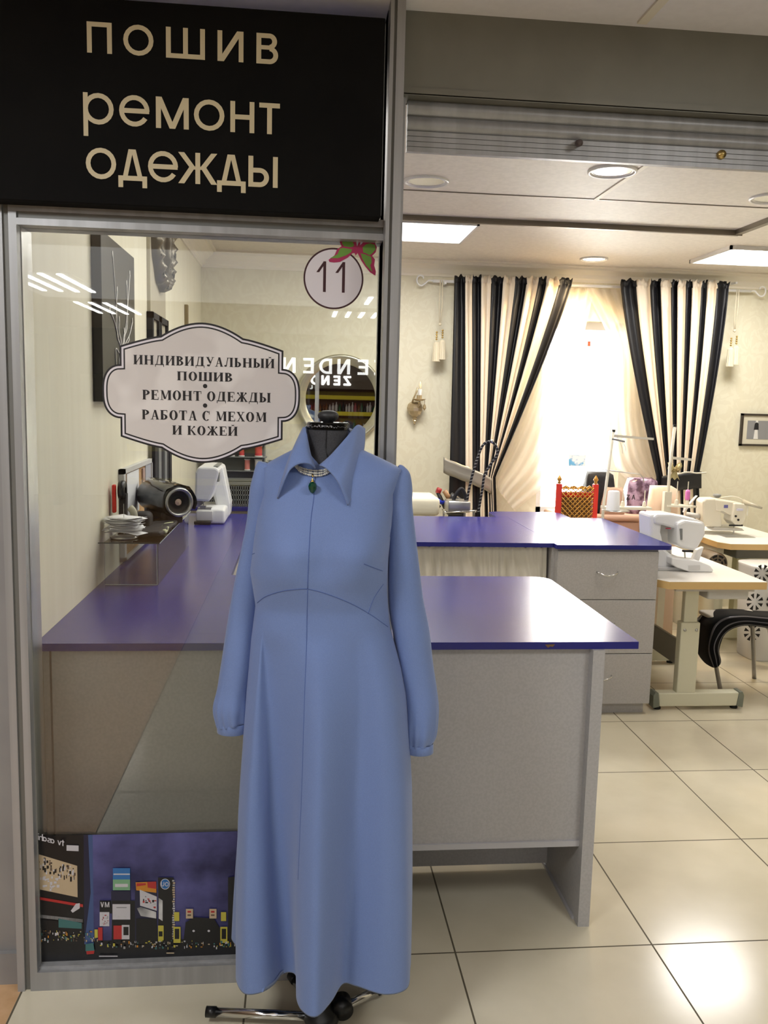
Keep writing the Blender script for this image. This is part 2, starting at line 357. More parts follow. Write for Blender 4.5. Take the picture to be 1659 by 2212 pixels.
SANS = {  # drawn in a unit-high box; last entry is the width
 'П': ([('l', W_/2, 0, W_/2, 1, W_), ('l', .8-W_/2, 0, .8-W_/2, 1, W_), ('l', 0, 1-W_/2, .8, 1-W_/2, W_)], .8),
 'О': ([('a', .5, .5, .5, .5, 0, 360, W_, W_)], 1), 'Ш': ([('l', W_/2, 0, W_/2, 1, W_), ('l', .62, 0, .62, 1, W_), ('l', 1.24-W_/2, 0, 1.24-W_/2, 1, W_), ('l', 0, W_/2, 1.24, W_/2, W_)], 1.24),
 'И': ([('l', W_/2, 0, W_/2, 1, W_), ('l', .85-W_/2, 0, .85-W_/2, 1, W_), ('l', W_*.7, 0, .85-W_*.7, 1, W_*1.3)], .85),
 'В': ([('l', W_/2, 0, W_/2, 1, W_), ('a', .42, .74, .24, .26, -90, 90, W_, W_), ('a', .42, .29, .28, .29, -90, 90, W_, W_), ('l', 0, 1-W_/2, .43, 1-W_/2, W_), ('l', 0, W_/2, .43, W_/2, W_), ('l', 0, .54, .43, .54, W_*.9)], .7),
 'р': ([('a', .5, .5, .5, .5, 0, 360, W_, W_), ('l', W_/2, -.38, W_/2, 1, W_)], 1), 'о': ([('a', .5, .5, .5, .5, 0, 360, W_, W_)], 1),
 'е': ([('a', .5, .5, .5, .5, 0, 328, W_, W_), ('l', .06, .5, .985, .5, W_)], 1),
 'м': ([('l', W_/2, 0, W_/2, 1, W_), ('l', 1-W_/2, 0, 1-W_/2, 1, W_), ('l', W_*.6, 1, .5, 0, W_*1.1), ('l', 1-W_*.6, 1, .5, 0, W_*1.1)], 1),
 'н': ([('l', W_/2, 0, W_/2, 1, W_), ('l', .78-W_/2, 0, .78-W_/2, 1, W_), ('l', 0, .5, .78, .5, W_)], .78),
 'т': ([('l', .33, 0, .33, 1, W_), ('l', 0, 1-W_/2, .66, 1-W_/2, W_)], .66),
 'д': ([('l', .2, 0, .42, 1, W_), ('l', .74, 0, .5, 1, W_), ('l', 0, W_/2, .94, W_/2, W_), ('l', W_/2, -.22, W_/2, .1, W_), ('l', .94-W_/2, -.22, .94-W_/2, .1, W_), ('l', .36, .93, .56, .93, W_*.9)], .94),
 'ж': ([('l', .62, 0, .62, 1, W_), ('l', .09, 0, .46, .56, W_*1.25), ('l', 1.15, 0, .78, .56, W_*1.25), ('l', .09, 1, .5, .46, W_*1.25), ('l', 1.15, 1, .74, .46, W_*1.25)], 1.24),
 'ы': ([('l', W_/2, 0, W_/2, 1, W_), ('a', .36, .31, .3, .31, -90, 90, W_, W_), ('l', 0, .62-W_/2, .37, .62-W_/2, W_), ('l', 0, W_/2, .37, W_/2, W_), ('l', .94-W_/2, 0, .94-W_/2, 1, W_)], .94),
 '1': ([('l', .4, 0, .4, 1, .13), ('l', .06, .66, .4, .97, .13)], .47),
 'Z': ([('l', 0, .92, .7, .92, .17), ('l', 0, .08, .7, .08, .17), ('l', .1, .08, .6, .92, .2)], .7),
 'E': ([('l', 0, .92, .62, .92, .17), ('l', 0, .08, .62, .08, .17), ('l', 0, .5, .56, .5, .17), ('l', .09, 0, .09, 1, .18)], .62),
 'N': ([('l', .09, 0, .09, 1, .18), ('l', .66, 0, .66, 1, .18), ('l', .12, 1, .63, 0, .2)], .75),
 'D': ([('l', .09, 0, .09, 1, .18), ('a', .3, .5, .45, .5, -90, 90, .18, .17), ('l', 0, .92, .31, .92, .17), ('l', 0, .08, .31, .08, .17)], .75),
 'V': ([('l', .1, 1, .35, 0, .18), ('l', .6, 1, .35, 0, .18)], .7), 'M': ([('l', .09, 0, .09, 1, .16), ('l', .8, 0, .8, 1, .16), ('l', .14, 1, .45, 0, .16), ('l', .76, 1, .45, 0, .16)], .9),
 'O': ([('a', .5, .5, .5, .5, 0, 360, .17, .17)], 1), 'U': ([('l', .09, .35, .09, 1, .17), ('l', .7, .35, .7, 1, .17), ('a', .4, .4, .39, .4, 180, 360, .17, .17)], .8),
 't': ([('l', .2, 0, .2, .9, .16), ('l', 0, .65, .42, .65, .15)], .42), 'v': ([('l', .08, .68, .3, 0, .15), ('l', .52, .68, .3, 0, .15)], .6),
 'a': ([('a', .3, .34, .3, .34, 0, 360, .15, .15), ('l', .54, 0, .54, .68, .14)], .62), 's': ([('a', .26, .5, .24, .18, 30, 270, .14, .12), ('a', .26, .2, .24, .2, -150, 90, .14, .12)], .52),
 'h': ([('l', .08, 0, .08, 1, .15), ('a', .3, .35, .3, .33, 0, 180, .15, .14), ('l', .53, 0, .53, .36, .15)], .6), 'i': ([('l', .08, 0, .08, .68, .15), ('l', .08, .82, .08, 1, .15)], .16),
}
def sans_char(mb, ch, P, w=None):
    g, gw = SANS[ch]; k = (w or gw)/gw
    draw(mb, lambda a, b: P(a*k, b), g)
# ------------------------------------------------------------------ room shell
XL, YB, ZC, ZO, XR = -1.203, 4.3, 2.66, 2.545, 4.0
struct('floor', MB().box((XL, -12, -.06), (8, YB+.2, 0)), M_floor, origin=(0, 0, 0))
struct('floor_corridor', MB().box((-8, -12, -.06), (XL, .5, 0)), M_orange, origin=(0, 0, 0))
struct('wall_left', MB().box((XL-.12, -.02, 0), (XL, YB+.2, ZC)), M_walll)
struct('trim_1', MB().box((XL, 1.985, .9), (XL+.016, 2.46, ZC)), M_graystrip)
wx0, wx1, wz0, wz1 = 1.40, 2.06, .74, 2.26
wb = MB()
wb.box((XL, YB, 0), (wx0, YB+.2, ZC)); wb.box((wx1, YB, 0), (XR, YB+.2, ZC)); wb.box((wx0, YB, 0), (wx1, YB+.2, wz0)); wb.box((wx0, YB, wz1), (wx1, YB+.2, ZC))
struct('wall_back', wb, M_wallb, origin=(0, 0, 0))
struct('wall_right', MB().box((XR, 0, 0), (XR+.12, YB+.2, ZC)), M_walll)
ww = MB()
for a, b in (((wx0, YB+.08, wz0), (wx0+.06, YB+.14, wz1)), ((wx1-.06, YB+.08, wz0), (wx1, YB+.14, wz1)), ((wx0, YB+.08, wz1-.06), (wx1, YB+.14, wz1)), ((wx0, YB+.08, wz0), (wx1, YB+.14, wz0+.06))): ww.box(a, b)
win = struct('window_2', ww, M_white)
MB().box((wx0+.03, YB+.1, wz0+.03), (wx1-.03, YB+.11, wz1-.03)).build('window_pane', M_glass, win)
q_ = U(1270, 743, 'y', YB+.1); MB().box((q_.x-.012, YB+.07, q_.z-.02), (q_.x+.012, YB+.09, q_.z+.02)).build('window_catch', mat('catch_brown', (170, 80, 60), .5), win)
MB().box((wx0-.05, YB-.12, wz0-.03), (wx1+.05, YB+.1, wz0)).build('window_sill', M_white, win)
# ceilings
ce = MB().box((XL-.1, 0, ZC), (XR+.1, YB+.2, ZC+.06))
gr = .0
struct('ceiling', ce, M_ceil, origin=(0, 0, 0))
struct('ceiling_corridor', MB().box((-8, -12, ZO), (8, 0, ZO+.06)), noisy(mat('corridor_ceiling_tile', (240, 238, 242), .6), 40, (238, 236, 240), (241, 239, 243)), origin=(0, 0, 0))
# grid strips of the suspended ceiling
def strip(n, a, b, mt=M_plaster): return struct('trim_%d' % n, MB().box(a, b), mt)
xg = U(1343, 392, 'z', ZC).x; yg = U(1285, 430, 'z', ZC).y
strip(2, (xg-.012, 0, ZC-.006), (xg+.012, yg, ZC))
strip(3, (XL, yg-.004, ZC-.004), (XR, yg+.004, ZC), M_track)
xo = U(1400, 32, 'z', ZO).x
strip(4, (xo-.012, -3, ZO-.006), (xo+.012, -.12, ZO))
# ceiling track in an L
p1 = U(873, 474, 'z', ZC-.02); p2 = U(1590, 506, 'z', ZC-.02)
ct = MB().box((XL, p2.y-.018, ZC-.028), (p2.x+.018, p2.y+.018, ZC)).box((p2.x-.018, p2.y-.9, ZC-.028), (p2.x+.018, p2.y, ZC)).box((XL, p2.y-.026, ZC-.032), (p2.x+.026, p2.y-.018, ZC-.02))
tag(ct.build('curtain_track', M_track), 'brown metal track running in an L across the shop ceiling', 'track')
# crown moulding
def crown(n, fn):
    prof = [(0, 0), (.0, .10), (.012, .105), (.02, .09), (.05, .06), (.085, .035), (.1, .02), (.115, .012), (.115, 0)]
    a, b = fn
    return prof
pr = [(0, -.11), (.012, -.11), (.016, -.095), (.03, -.085), (.045, -.06), (.075, -.04), (.095, -.03), (.1, -.014), (.12, -.012), (.12, 0), (0, 0)]
struct('trim_5', MB().prism([(YB-a, ZC+b) for a, b in pr], XL, XR, ax='x'), M_plaster)
struct('trim_6', MB().prism([(XL+a, ZC+b) for a, b in pr], p2.y+.05, YB, ax='y'), M_plaster)
# corridor shell behind the viewer
struct('wall_corridor_left', MB().box((-8.1, -12, 0), (-8, .5, ZO)), M_graystrip)
struct('wall_corridor_right', MB().box((8, -12, 0), (8.1, .5, ZO)), M_graystrip)
struct('wall_corridor_end', MB().box((-8, -12.1, 0), (8, -12, ZO)), M_graystrip)
M_panelg = noisy(mat('grey_partition', (150, 149, 148), .5, .1), 3, (146, 145, 145), (156, 155, 154))
pf = MB().box((-8, -.045, .09), (-1.215, -.005, ZO)).box((-8, -.06, 0), (-1.215, -.005, .09))
struct('wall_front_left', pf, M_panelg)
struct('wall_front_right', MB().box((1.9, -.03, 0), (8, .0, ZO)), M_panelg)
struct('wall_front_top', MB().box((-8, 0, ZO-.1), (8, .02, ZC+.06)), M_panelg)
# ------------------------------------------------------------------ shop window (aluminium frame + pane)
fy0, fy1 = -.092, .0
gx0, gx1, gz0, gz1 = -1.158, -.272, .053, 2.0
fr = MB()
def ribbed_v(mb, x0, x1, z0, z1, y0, y1):          # upright profile with a groove
    w = x1-x0; mb.box((x0, y0, z0), (x0+w*.36, y1, z1)); mb.box((x0+w*.36, y0+.008, z0), (x0+w*.64, y1, z1), 1); mb.box((x0+w*.64, y0, z0), (x1, y1, z1))
ribbed_v(fr, -1.21, gx0, 0, 2.05, fy0, fy1+.02)
fr.box((gx0, fy0+.03, gz0), (gx0+.002, fy1+.02, gz1), 2)
fr.box((gx0, fy0, 2.032), (gx1, fy1, 2.05)); fr.box((gx0, fy0+.008, 2.016), (gx1, fy1, 2.032), 1); fr.box((gx0, fy0, gz1), (gx1, fy1, 2.016))
fr.box((gx0, fy0, 0), (gx1, fy1, gz0))
struct('window_1', fr, [M_frame, M_framed, M_steel])
w1 = [o for o in bpy.data.objects if o.name == 'window_1'][0]
MB().box((gx0, -.052, gz0), (gx1, -.046, gz1)).build('window_pane', M_glass, w1)
struct('trim_7', MB().box((gx0, -.075, gz0), (gx1, -.05, gz0+.006)), M_frame)
pl = MB(); pl.box((-.272, -.15, 0), (-.263, 0, ZO)); pl.box((-.263, -.142, 0), (-.256, 0, ZO), 1); pl.box((-.256, -.15, 0), (-.236, 0, ZO)); pl.box((-.272, -.092, 0), (-.24, .03, ZO))
struct('trim_8', pl, [M_frame, M_framed])
# ------------------------------------------------------------------ roller shutter
t = thing('roller_shutter', 'grey metal roller shutter box with slats rolled up over the opening', 'shutter', (.8, -.09, 2.2))
bx = MB().box((-.24, -.092, 2.352), (1.9, -.088, ZO)).box((-.24, -.092, 2.35), (1.9, -.02, 2.354)).box((-.24, -.03, 2.35), (1.9, -.02, ZO)).box((-.24, -.095, 2.354), (1.9, -.088, 2.368))
M_box = noisy(mat('shutter_box_paint', (128, 126, 116), .42, .25), 5, (124, 122, 112), (134, 132, 122), .35, .7)
bx.build('shutter_box', M_box, t)
def slat_prof(z0, h, y, bulge):
    return [(y-bulge*math.sin(PI*k/8), z0+h*k/8) for k in range(9)]
sb = MB()
for k in range(2):
    z0 = 2.276+.039*k; P_ = slat_prof(z0, .037, -.055, .009); sb.prism(P_+[(-.04, z0+.037), (-.04, z0)], -.215, 1.9, ax='x')
    sb.box((-.215, -.057, z0+.037), (1.9, -.04, z0+.039), 1)
sb.build('shutter_slats', [M_frame, M_framed], t, smooth=True, angle=.5)
bb = MB()
for k in range(4): bb.box((-.215, -.062, 2.226+.0125*k), (1.9, -.045, 2.237+.0125*k)); bb.box((-.215, -.06, 2.237+.0125*k), (1.9, -.045, 2.2385+.0125*k), 1)
bot = bb.build('bottom_bar', [M_frame, M_framed], t)
c = U(1253, 306, 'y', -.09)
MB().tube([(c.x+.004, -.062, c.z+.004), (c.x-.004, -.10, c.z-.006)], .0085, n=16).build('lock_pin', mat('brown_plastic', (88, 78, 76), .5), t, True)
c = U(1560, 333, 'y', -.07)
lk = MB().lathe([(.001, -.078), (.0055, -.078), (.006, -.072), (.0105, -.072), (.0115, -.068), (.0115, -.062)], (c.x, 0, c.z), 'y', 24)
lk.build('lock_cylinder', mat('brass', (190, 165, 105), .3, .9), t, True)
MB().box((-.24, -.075, 0), (-.222, -.03, 2.35)).build('guide_rail', M_frame, t)
# ------------------------------------------------------------------ black sign with gold letters
t = thing('shop_sign', 'large black sign with gold Cyrillic letters above the shop window', 'sign', (-.8, -.12, 2.04))
SY = -.15
MB().box((-2.4, SY, 2.044), (-.284, -.094, 2.5)).build('sign_panel', M_signblack, t, bev=.003)
MB().box((-.284, -.142, 2.05), (-.2825, -.1, 2.49)).build('sign_side', M_frame, t)
def sign_line(chars, xs, ya, yb, pxa):   # ya, yb: photo heights of the top and foot of the first letter
    zt = U(pxa, ya, 'y', SY).z; zb = U(pxa, yb, 'y', SY).z; h = zt-zb
    for ch, (a, b) in zip(chars, xs):
        ym = lerp(ya, yb, .5); x0 = U(a, ym+(a-pxa)*.066, 'y', SY).x; x1 = U(b, ym+(b-pxa)*.066, 'y', SY).x
        g, gw = SANS[ch]; lt = MB()
        draw(lt, lambda u, v, x0=x0, x1=x1: (x0+u/gw*(x1-x0), SY-.002, zb+v*h), g)
        lt.build('letter', M_gold, t)
sign_line('ПОШИВ', [(188, 242), (266.5, 332), (358.7, 443), (470, 526), (554, 601)], 46.7, 114, 188)
sign_line('ремонт', [(180, 246), (257.6, 323.5), (337, 408), (419, 485), (497.7, 549.5), (560, 604.5)], 199.6, 268, 182)
sign_line('одежды', [(185.6, 251.4), (255.6, 317.8), (320, 385), (385.7, 469), (469, 531), (536.6, 600)], 318, 386, 187)
# ------------------------------------------------------------------ stickers on the pane
GY = -.0525
def outline():
    q = []
    for k in range(13): a = k/12; q.append((.103*a, .178-.036*a**1.9))
    for k in range(1, 9): a = k/8; q.append((.103+.102*a, .142-.028*a**1.25))
    for k in range(1, 5): q.append((.205, .114-.046*k/4))
    for k in range(1, 15): a = k/14*PI/2; q.append((.205+.044*math.sin(a), .068*math.cos(a)**.75 if k < 14 else 0))
    R = q+[(x, -z) for x, z in q[-2::-1]]
    return R+[(-x, z) for x, z in R[-2:0:-1]]
def inset(P, d):
    n = len(P); o = []
    for i in range(n):
        a, b, c = Vector(P[i-1]), Vector(P[i]), Vector(P[(i+1) % n])
        e1 = (b-a).normalized(); e2 = (c-b).normalized(); nn = Vector((e1.y+e2.y, -(e1.x+e2.x)))
        nn.normalize(); k = 1/max(.5, nn.dot(Vector((e1.y, -e1.x)))); o.append(tuple(b+nn*d*k))
    return o
M_stk = noisy(mat('sticker_white', (232, 226, 222), .5), 9, (220, 213, 209), (233, 227, 223), .48, .56, kind='noise', detail=1)
M_blk = mat('sticker_black', (24, 18, 20), .5); M_stkl = mat('sticker_lilac', (232, 226, 232), .5)
t = thing('window_sticker', 'white scalloped sticker with black border and Cyrillic text on the window pane', 'sticker', (-.725, GY, 1.43))
sc_ = U(437, 850, 'y', GY); O0 = outline()
def flat(poly, y, mi, mb, cx=0, cz=0): mb.add([(cx+x, y, cz+z) for x, z in poly], [tuple(range(len(poly)))], mi)
b_ = MB()
for d, mi, k in ((0, 0, 0), (.0048, 1, 1), (.0098, 0, 2), (.0135, 2, 3)):
    P_ = inset(O0, d) ; flat(P_, GY-.0004*k, mi, b_, sc_.x, sc_.z)
b_.build('backing', [M_blk, M_stkl, M_stk], t)
YT = GY-.0018
for s_, xa, xb, ya, yb in (('ИНДИВИДУАЛЬНЫЙ', 287.7, 593.6, 771, 791), ('ПОШИВ', 382, 503, 804, 823), ('РЕМОНТ ОДЕЖДЫ', 307, 585, 845.5, 866), ('РАБОТА С МЕХОМ', 306, 576, 888, 908.5), ('И КОЖЕЙ', 371.7, 514, 920.5, 940)):
    xm = (xa+xb)/2; tx = MB(); serif_text(tx, s_, U(xa, ya, 'y', YT).x, U(xb, yb, 'y', YT).x, U(xm, yb, 'y', YT).z, U(xm, ya, 'y', YT).z-U(xm, yb, 'y', YT).z, YT); tx.build('text_line', M_blk, t)
for px_, py_ in ((443, 834), (443, 876)):
    c = U(px_, py_, 'y', YT); tx = MB(); arcstrip(tx, lambda a, b: (c.x+a, YT, c.z+b), 0, 0, .0055, .0055, 0, 360, .0054, .0054); tx.build('dot', M_blk, t)
t = thing('number_sticker', 'round white sticker with the number 11 in the top right of the pane', 'sticker', (-.393, GY, 1.83))
c = U(720.5, 602, 'y', GY); b_ = MB()
circ = lambda r: [(r*math.cos(2*PI*k/64), r*math.sin(2*PI*k/64)) for k in range(64)]
M_mar = mat('maroon_vinyl', (62, 20, 28), .5)
flat(circ(.0765), GY, 0, b_, c.x, c.z); flat(circ(.0722), GY-.0004, 1, b_, c.x, c.z); b_.build('disc', [M_mar, M_stkl], t)
for xa in (685, 726):
    a = U(xa, 603, 'y', GY); h = .076; nb = MB(); draw(nb, lambda u, v: (a.x+u*h*.62, GY-.0009, c.z-.034+v*h), [('l', .4, 0, .4, 1, .15), ('l', .03, .64, .4, .98, .15)]); nb.build('digit', M_mar, t)
t = thing('butterfly_sticker', 'pink and green butterfly sticker overlapping the number 11 disc', 'sticker', (-.35, GY-.001, 1.9))
def zp(L, y): return [tuple(U(600+x*.217, 480+z*.217, 'y', y))[::2] for x, z in L]
bo = [(790, 240), (770, 150), (745, 105), (680, 110), (625, 150), (618, 200), (635, 240), (590, 270), (565, 330), (505, 375), (515, 395), (560, 401), (620, 395), (700, 350), (745, 308), (765, 308), (775, 332), (795, 308), (830, 380), (870, 440), (920, 500), (972, 532), (977, 490), (960, 430), (968, 370), (940, 335), (975, 300), (987, 250), (965, 200), (910, 165), (860, 190), (820, 230), (828, 166), (820, 164)]
b_ = MB(); flat(zp(bo, GY-.0016), GY-.0016, 0, b_); b_.build('wings', mat('magenta_vinyl', (178, 40, 92), .5), t)
b_ = MB()
for g in ([(760, 230), (735, 160), (690, 135), (650, 160), (640, 210), (660, 240), (720, 250), (745, 245)], [(740, 270), (650, 255), (620, 262), (595, 320), (520, 358), (600, 358), (680, 330), (730, 300)], [(845, 250), (880, 220), (920, 210), (965, 225), (975, 270), (945, 305), (915, 330), (880, 310), (850, 300)], [(825, 310), (870, 320), (930, 345), (935, 400), (920, 430), (940, 495), (880, 430), (840, 360)]):
    flat(zp(g, GY-.002), GY-.002, 0, b_)
b_.build('wing_patches', mat('leaf_green_vinyl', (112, 160, 62), .5), t)
# ------------------------------------------------------------------ night city print behind the foot of the pane
t = thing('city_print', 'printed night view of a billboard lined city street low in the window', 'poster', (-.9, -.056, .05))
NY = -.0535
def zq(x, z, y): return tuple(U(60+x*.2773, 1790+z*.2773, 'y', y))[::2]
pxl, pxr, pzb, pzt = gx0+.001, -.45, gz0+.001, U(68, 1807, 'y', NY).z
ms = noisy(mat('print_sky', (40, 44, 92), .35), 5.5, (26, 26, 76), (104, 104, 168), .36, .74, stretch=(1, 1, 1.1), detail=5)
MB().box((pxl, NY-.001, pzb), (pxr, NY+.001, pzt)).build('print_sheet', ms, t)
PM = [mat('print_'+n, c, .35) for n, c in (('black', (13, 14, 20)), ('navy', (26, 28, 58)), ('blue', (62, 84, 132)), ('white', (196, 194, 200)), ('cream', (190, 170, 140)), ('red', (176, 44, 44)), ('cyan', (46, 110, 176)), ('green', (120, 168, 130)), ('orange', (196, 130, 40)), ('grey', (92, 92, 104)), ('yellow', (190, 180, 70)), ('teal', (60, 110, 110)), ('brown', (96, 78, 66)))]
cp_ = MB(); lay = [0]
def pq(pts, mi):
    lay[0] += 1; y = NY-.0012-.00001*lay[0]; cp_.add([(q[0], y, q[1]) for q in (zq(a, b, y) for a, b in pts)], [tuple(range(len(pts)))], mi)
def prc(x0, z0, x1, z1, mi, sk=0): pq([(x0, z0), (x1, z0+sk), (x1, z1+sk), (x0, z1)], mi)
pq([(40, 880), (1900, 850), (1900, 1090), (50, 1138)], 0); pq([(36, 55), (435, 48), (440, 900), (45, 900)], 0)
pq([(435, 48), (505, 48), (515, 900), (440, 900)], 2); pq([(435, 48), (470, 48), (490, 500), (440, 900)], 1)
pq([(70, 195), (385, 290), (388, 535), (75, 470)], 4)
rnd = random.Random(3)
for i in range(60):
    x = rnd.uniform(80, 360); z = 210+(x-70)*.3+rnd.uniform(0, 100); prc(x, z, x+rnd.uniform(4, 16), z+rnd.uniform(8, 40), rnd.choice((0, 12, 3, 0)))
for i in range(22):
    x = rnd.uniform(90, 250); z = rnd.uniform(370, 470); prc(x, z, x+rnd.uniform(8, 24), z+rnd.uniform(8, 22), 3)
pq([(45, 525), (430, 590), (430, 612), (45, 545)], 5); pq([(335, 640), (375, 585), (405, 580), (405, 620), (350, 655)], 3)
for k in range(38): x = 50+k*10; prc(x, 665+k*1.1, x+5, 690+k*1.1, 9)
pq([(45, 700), (435, 740), (435, 800), (45, 775)], 0); pq([(240, 700), (420, 735), (420, 780), (240, 770)], 11)
for i in range(110):
    x = rnd.uniform(50, 560); z = rnd.uniform(790, 870); prc(x, z, x+rnd.uniform(4, 14), z+rnd.uniform(4, 24), rnd.choice((4, 8, 10, 0, 0, 3, 11, 12)))
prc(302, 128, 396, 172, 3, 4)
prc(560, 560, 660, 660, 0); prc(650, 485, 745, 600, 1); prc(745, 485, 800, 560, 1); prc(655, 560, 845, 900, 0); prc(560, 650, 560+75, 760, 3); prc(835, 470, 1005, 880, 1)
prc(663, 308, 797, 396, 6); prc(663, 396, 797, 480, 7); prc(668, 350, 795, 360, 3); prc(680, 430, 780, 455, 3)
prc(660, 588, 798, 708, 3); prc(690, 612, 770, 618, 9); prc(700, 684, 765, 690, 9)
pq([(840, 418), (1000, 412), (1002, 500), (845, 480)], 8); pq([(930, 415), (1000, 412), (1000, 470), (935, 460)], 5); pq([(848, 425), (920, 425), (920, 440), (848, 450)], 5)
pq([(872, 475), (1005, 530), (1005, 640), (875, 600)], 3)
for i in range(14): x = rnd.uniform(885, 985); z = 500+(x-872)*.45+rnd.uniform(0, 60); prc(x, z, x+rnd.uniform(8, 22), z+rnd.uniform(6, 20), rnd.choice((0, 0, 9, 5)))
pq([(850, 620), (880, 610), (1000, 650), (1000, 700), (880, 680)], 9)
prc(1015, 380, 1135, 560, 0); pq([(1015, 540), (1070, 560), (1130, 530), (1130, 900), (1015, 900)], 0); pq([(1020, 540), (1050, 560), (1050, 720), (1020, 700)], 9)
pq([(1070+38*math.cos(a/20*2*PI), 432+42*math.sin(a/20*2*PI)) for a in range(20)], 3); pq([(1070+33*math.cos(a/20*2*PI), 432+37*math.sin(a/20*2*PI)) for a in range(20)], 6)
for i in range(26): z = 400+i*18; prc(1128+rnd.uniform(-4, 4), z, 1142+rnd.uniform(0, 6), z+12, rnd.choice((9, 3, 4, 9)))
prc(668, 755, 732, 862, 5); prc(732, 750, 792, 862, 3); prc(745, 765, 785, 830, 0); prc(520, 785, 545, 850, 10); prc(548, 770, 582, 870, 5)
for i in range(26): x = rnd.uniform(575, 625); z = rnd.uniform(665, 745); prc(x, z, x+8, z+5, rnd.choice((5, 9)))
pq([(845, 700), (1005, 700), (1010, 900), (845, 900)], 0); prc(1015, 755, 1058, 880, 10); prc(1020, 800, 1050, 840, 0)
for bx0 in (1140, 1505): prc(bx0, 650, bx0+40, 720, 10); prc(bx0-5, 765, bx0+50, 890, 10); prc(bx0+5, 780, bx0+40, 860, 0)
pq([(1230, 730), (1300, 690), (1450, 700), (1500, 780), (1500, 900), (1210, 900)], 0)
for x in (1232, 1415): prc(x, 625, x+55, 700, 4); prc(x+12, 640, x+40, 655, 5); prc(x+12, 668, x+40, 680, 12)
for x in (1292, 1410): pq([(x+10*math.cos(a/10*2*PI), 797+9*math.sin(a/10*2*PI)) for a in range(10)], 3)
pq([(1560, 380), (1620, 370), (1900, 380), (1900, 900), (1560, 900)], 0)
for i in range(150): x = rnd.uniform(560, 1900); z = rnd.uniform(870, 925); prc(x, z, x+rnd.uniform(3, 16), z+rnd.uniform(4, 24), rnd.choice((4, 10, 3, 0, 9, 11, 8)))
pq([(450, 900), (510, 890), (520, 950), (450, 955)], 11); pq([(455, 955), (520, 950), (515, 975), (460, 980)], 5)
prc(555, 990, 700, 998, 3); pq([(650, 1040), (720, 1032), (775, 1042), (770, 1052), (660, 1050)], 3); prc(725, 1096, 860, 1102, 4); prc(60, 1094, 105, 1100, 4); prc(1080, 965, 1140, 974, 4)
cp_.build('printed_skyline', PM, t)
tv = MB()
def mir(ch, xr, zb, h, sk=.25):
    g, gw = SANS[ch]; y = NY-.0105
    tv = MB(); draw(tv, lambda u, v: (lambda q: (q[0], y, q[1]))(zq(xr-u*h, zb-v*h-(284-(xr-u*h))*sk, y)), g); tv.build('printed_letter', PM[3], t)
for ch, xr in (('t', 284), ('v', 262), ('a', 208), ('s', 178), ('a', 148), ('h', 118), ('i', 88)): mir(ch, xr, 138, 52)
for ch, x0 in (('V', 566), ('M', 600)):
    g, gw = SANS[ch]; y = NY-.0105; tv = MB(); draw(tv, lambda u, v: (lambda q: (q[0], y, q[1]))(zq(x0+u*40, 612-v*40, y)), g); tv.build('printed_letter', PM[3], t)
for ch, xr in (('U', 1063), ('O', 1098)):
    g, gw = SANS[ch]; y = NY-.0105; tv = MB(); draw(tv, lambda u, v: (lambda q: (q[0], y, q[1]))(zq(xr-u*30, 450-v*34, y)), g); tv.build('printed_letter', PM[3], t)
# ------------------------------------------------------------------ counters
TZ, TT = .905, .022
def rounded(x0, y0, x1, y1, r, cor):   # cor: set of corners rounded: 0 x0y0,1 x1y0,2 x1y1,3 x0y1
    P_ = []
    for i, (cx, cy, a) in enumerate(((x0, y0, 180), (x1, y0, 270), (x1, y1, 0), (x0, y1, 90))):
        if i in cor:
            ox = cx+(r if cx == x0 else -r); oy = cy+(r if cy == y0 else -r)
            for k in range(9): an = math.radians(a+90*k/8); P_.append((ox+r*math.cos(an), oy+r*math.sin(an)))
        else: P_.append((cx, cy))
    return P_
def top(P_, name, label, cat='worktop', z=TZ):
    b = MB(); n = len(P_); b.add([(x, y, z) for x, y in P_]+[(x, y, z-TT) for x, y in P_], [tuple(range(n)), tuple(range(2*n-1, n-1, -1))]); b.add([(x, y, z) for x, y in P_]+[(x, y, z-TT) for x, y in P_], [(i, n+i, n+(i+1) % n, (i+1) % n) for i in range(n)], 1)
    return tag(b.build(name, [M_blue, M_blueedge]), label, cat)
# front counter
t = thing('front_counter', 'grey counter with a blue top standing right behind the dress', 'counter', (-.35, .6, 0))
def addtop(P_, par, z=TZ):
    b = MB(); n = len(P_); b.add([(x, y, z) for x, y in P_]+[(x, y, z-TT) for x, y in P_], [tuple(range(n)), tuple(range(2*n-1, n-1, -1))]); b.add([(x, y, z) for x, y in P_]+[(x, y, z-TT) for x, y in P_], [(i, n+i, n+(i+1) % n, (i+1) % n) for i in range(n)], 1)
    return b.build('worktop', [M_blue, M_blueedge], par)
addtop(rounded(XL+.001, .112, .546, 1.078, .07, {2}), t)
c = U(1187, 1393, 'y', .112)
MB().prism([(c.x-.014, c.z+.001), (c.x+.016, c.z+.002), (c.x+.01, c.z-.006), (c.x+.002, c.z-.004), (c.x-.004, c.z-.009)], .1105, .1125).build('edge_chip', mat('raw_chipboard', (120, 92, 60), .9), t)
z1_ = TZ-TT
MB().box((-1.165, .135, .268), (.403, .151, z1_)).build('front_panel', M_grey, t)
MB().box((-1.165, .128, .25), (.403, .16, .268)).build('panel_edge', M_greyedge, t)
MB().box((.403, .1, 0), (.419+.02, .98, z1_)).build('side_panel', M_grey, t)
MB().box((-1.19, .14, 0), (-1.172, .98, z1_)).build('side_panel', M_grey, t)
MB().box((-1.172, .44, .02), (.403, .456, .8)).build('rear_panel', M_grey, t)
MB().box((.396, .14, .0), (.403, .9, .01)).build('foot_strip', M_greyedge, t)
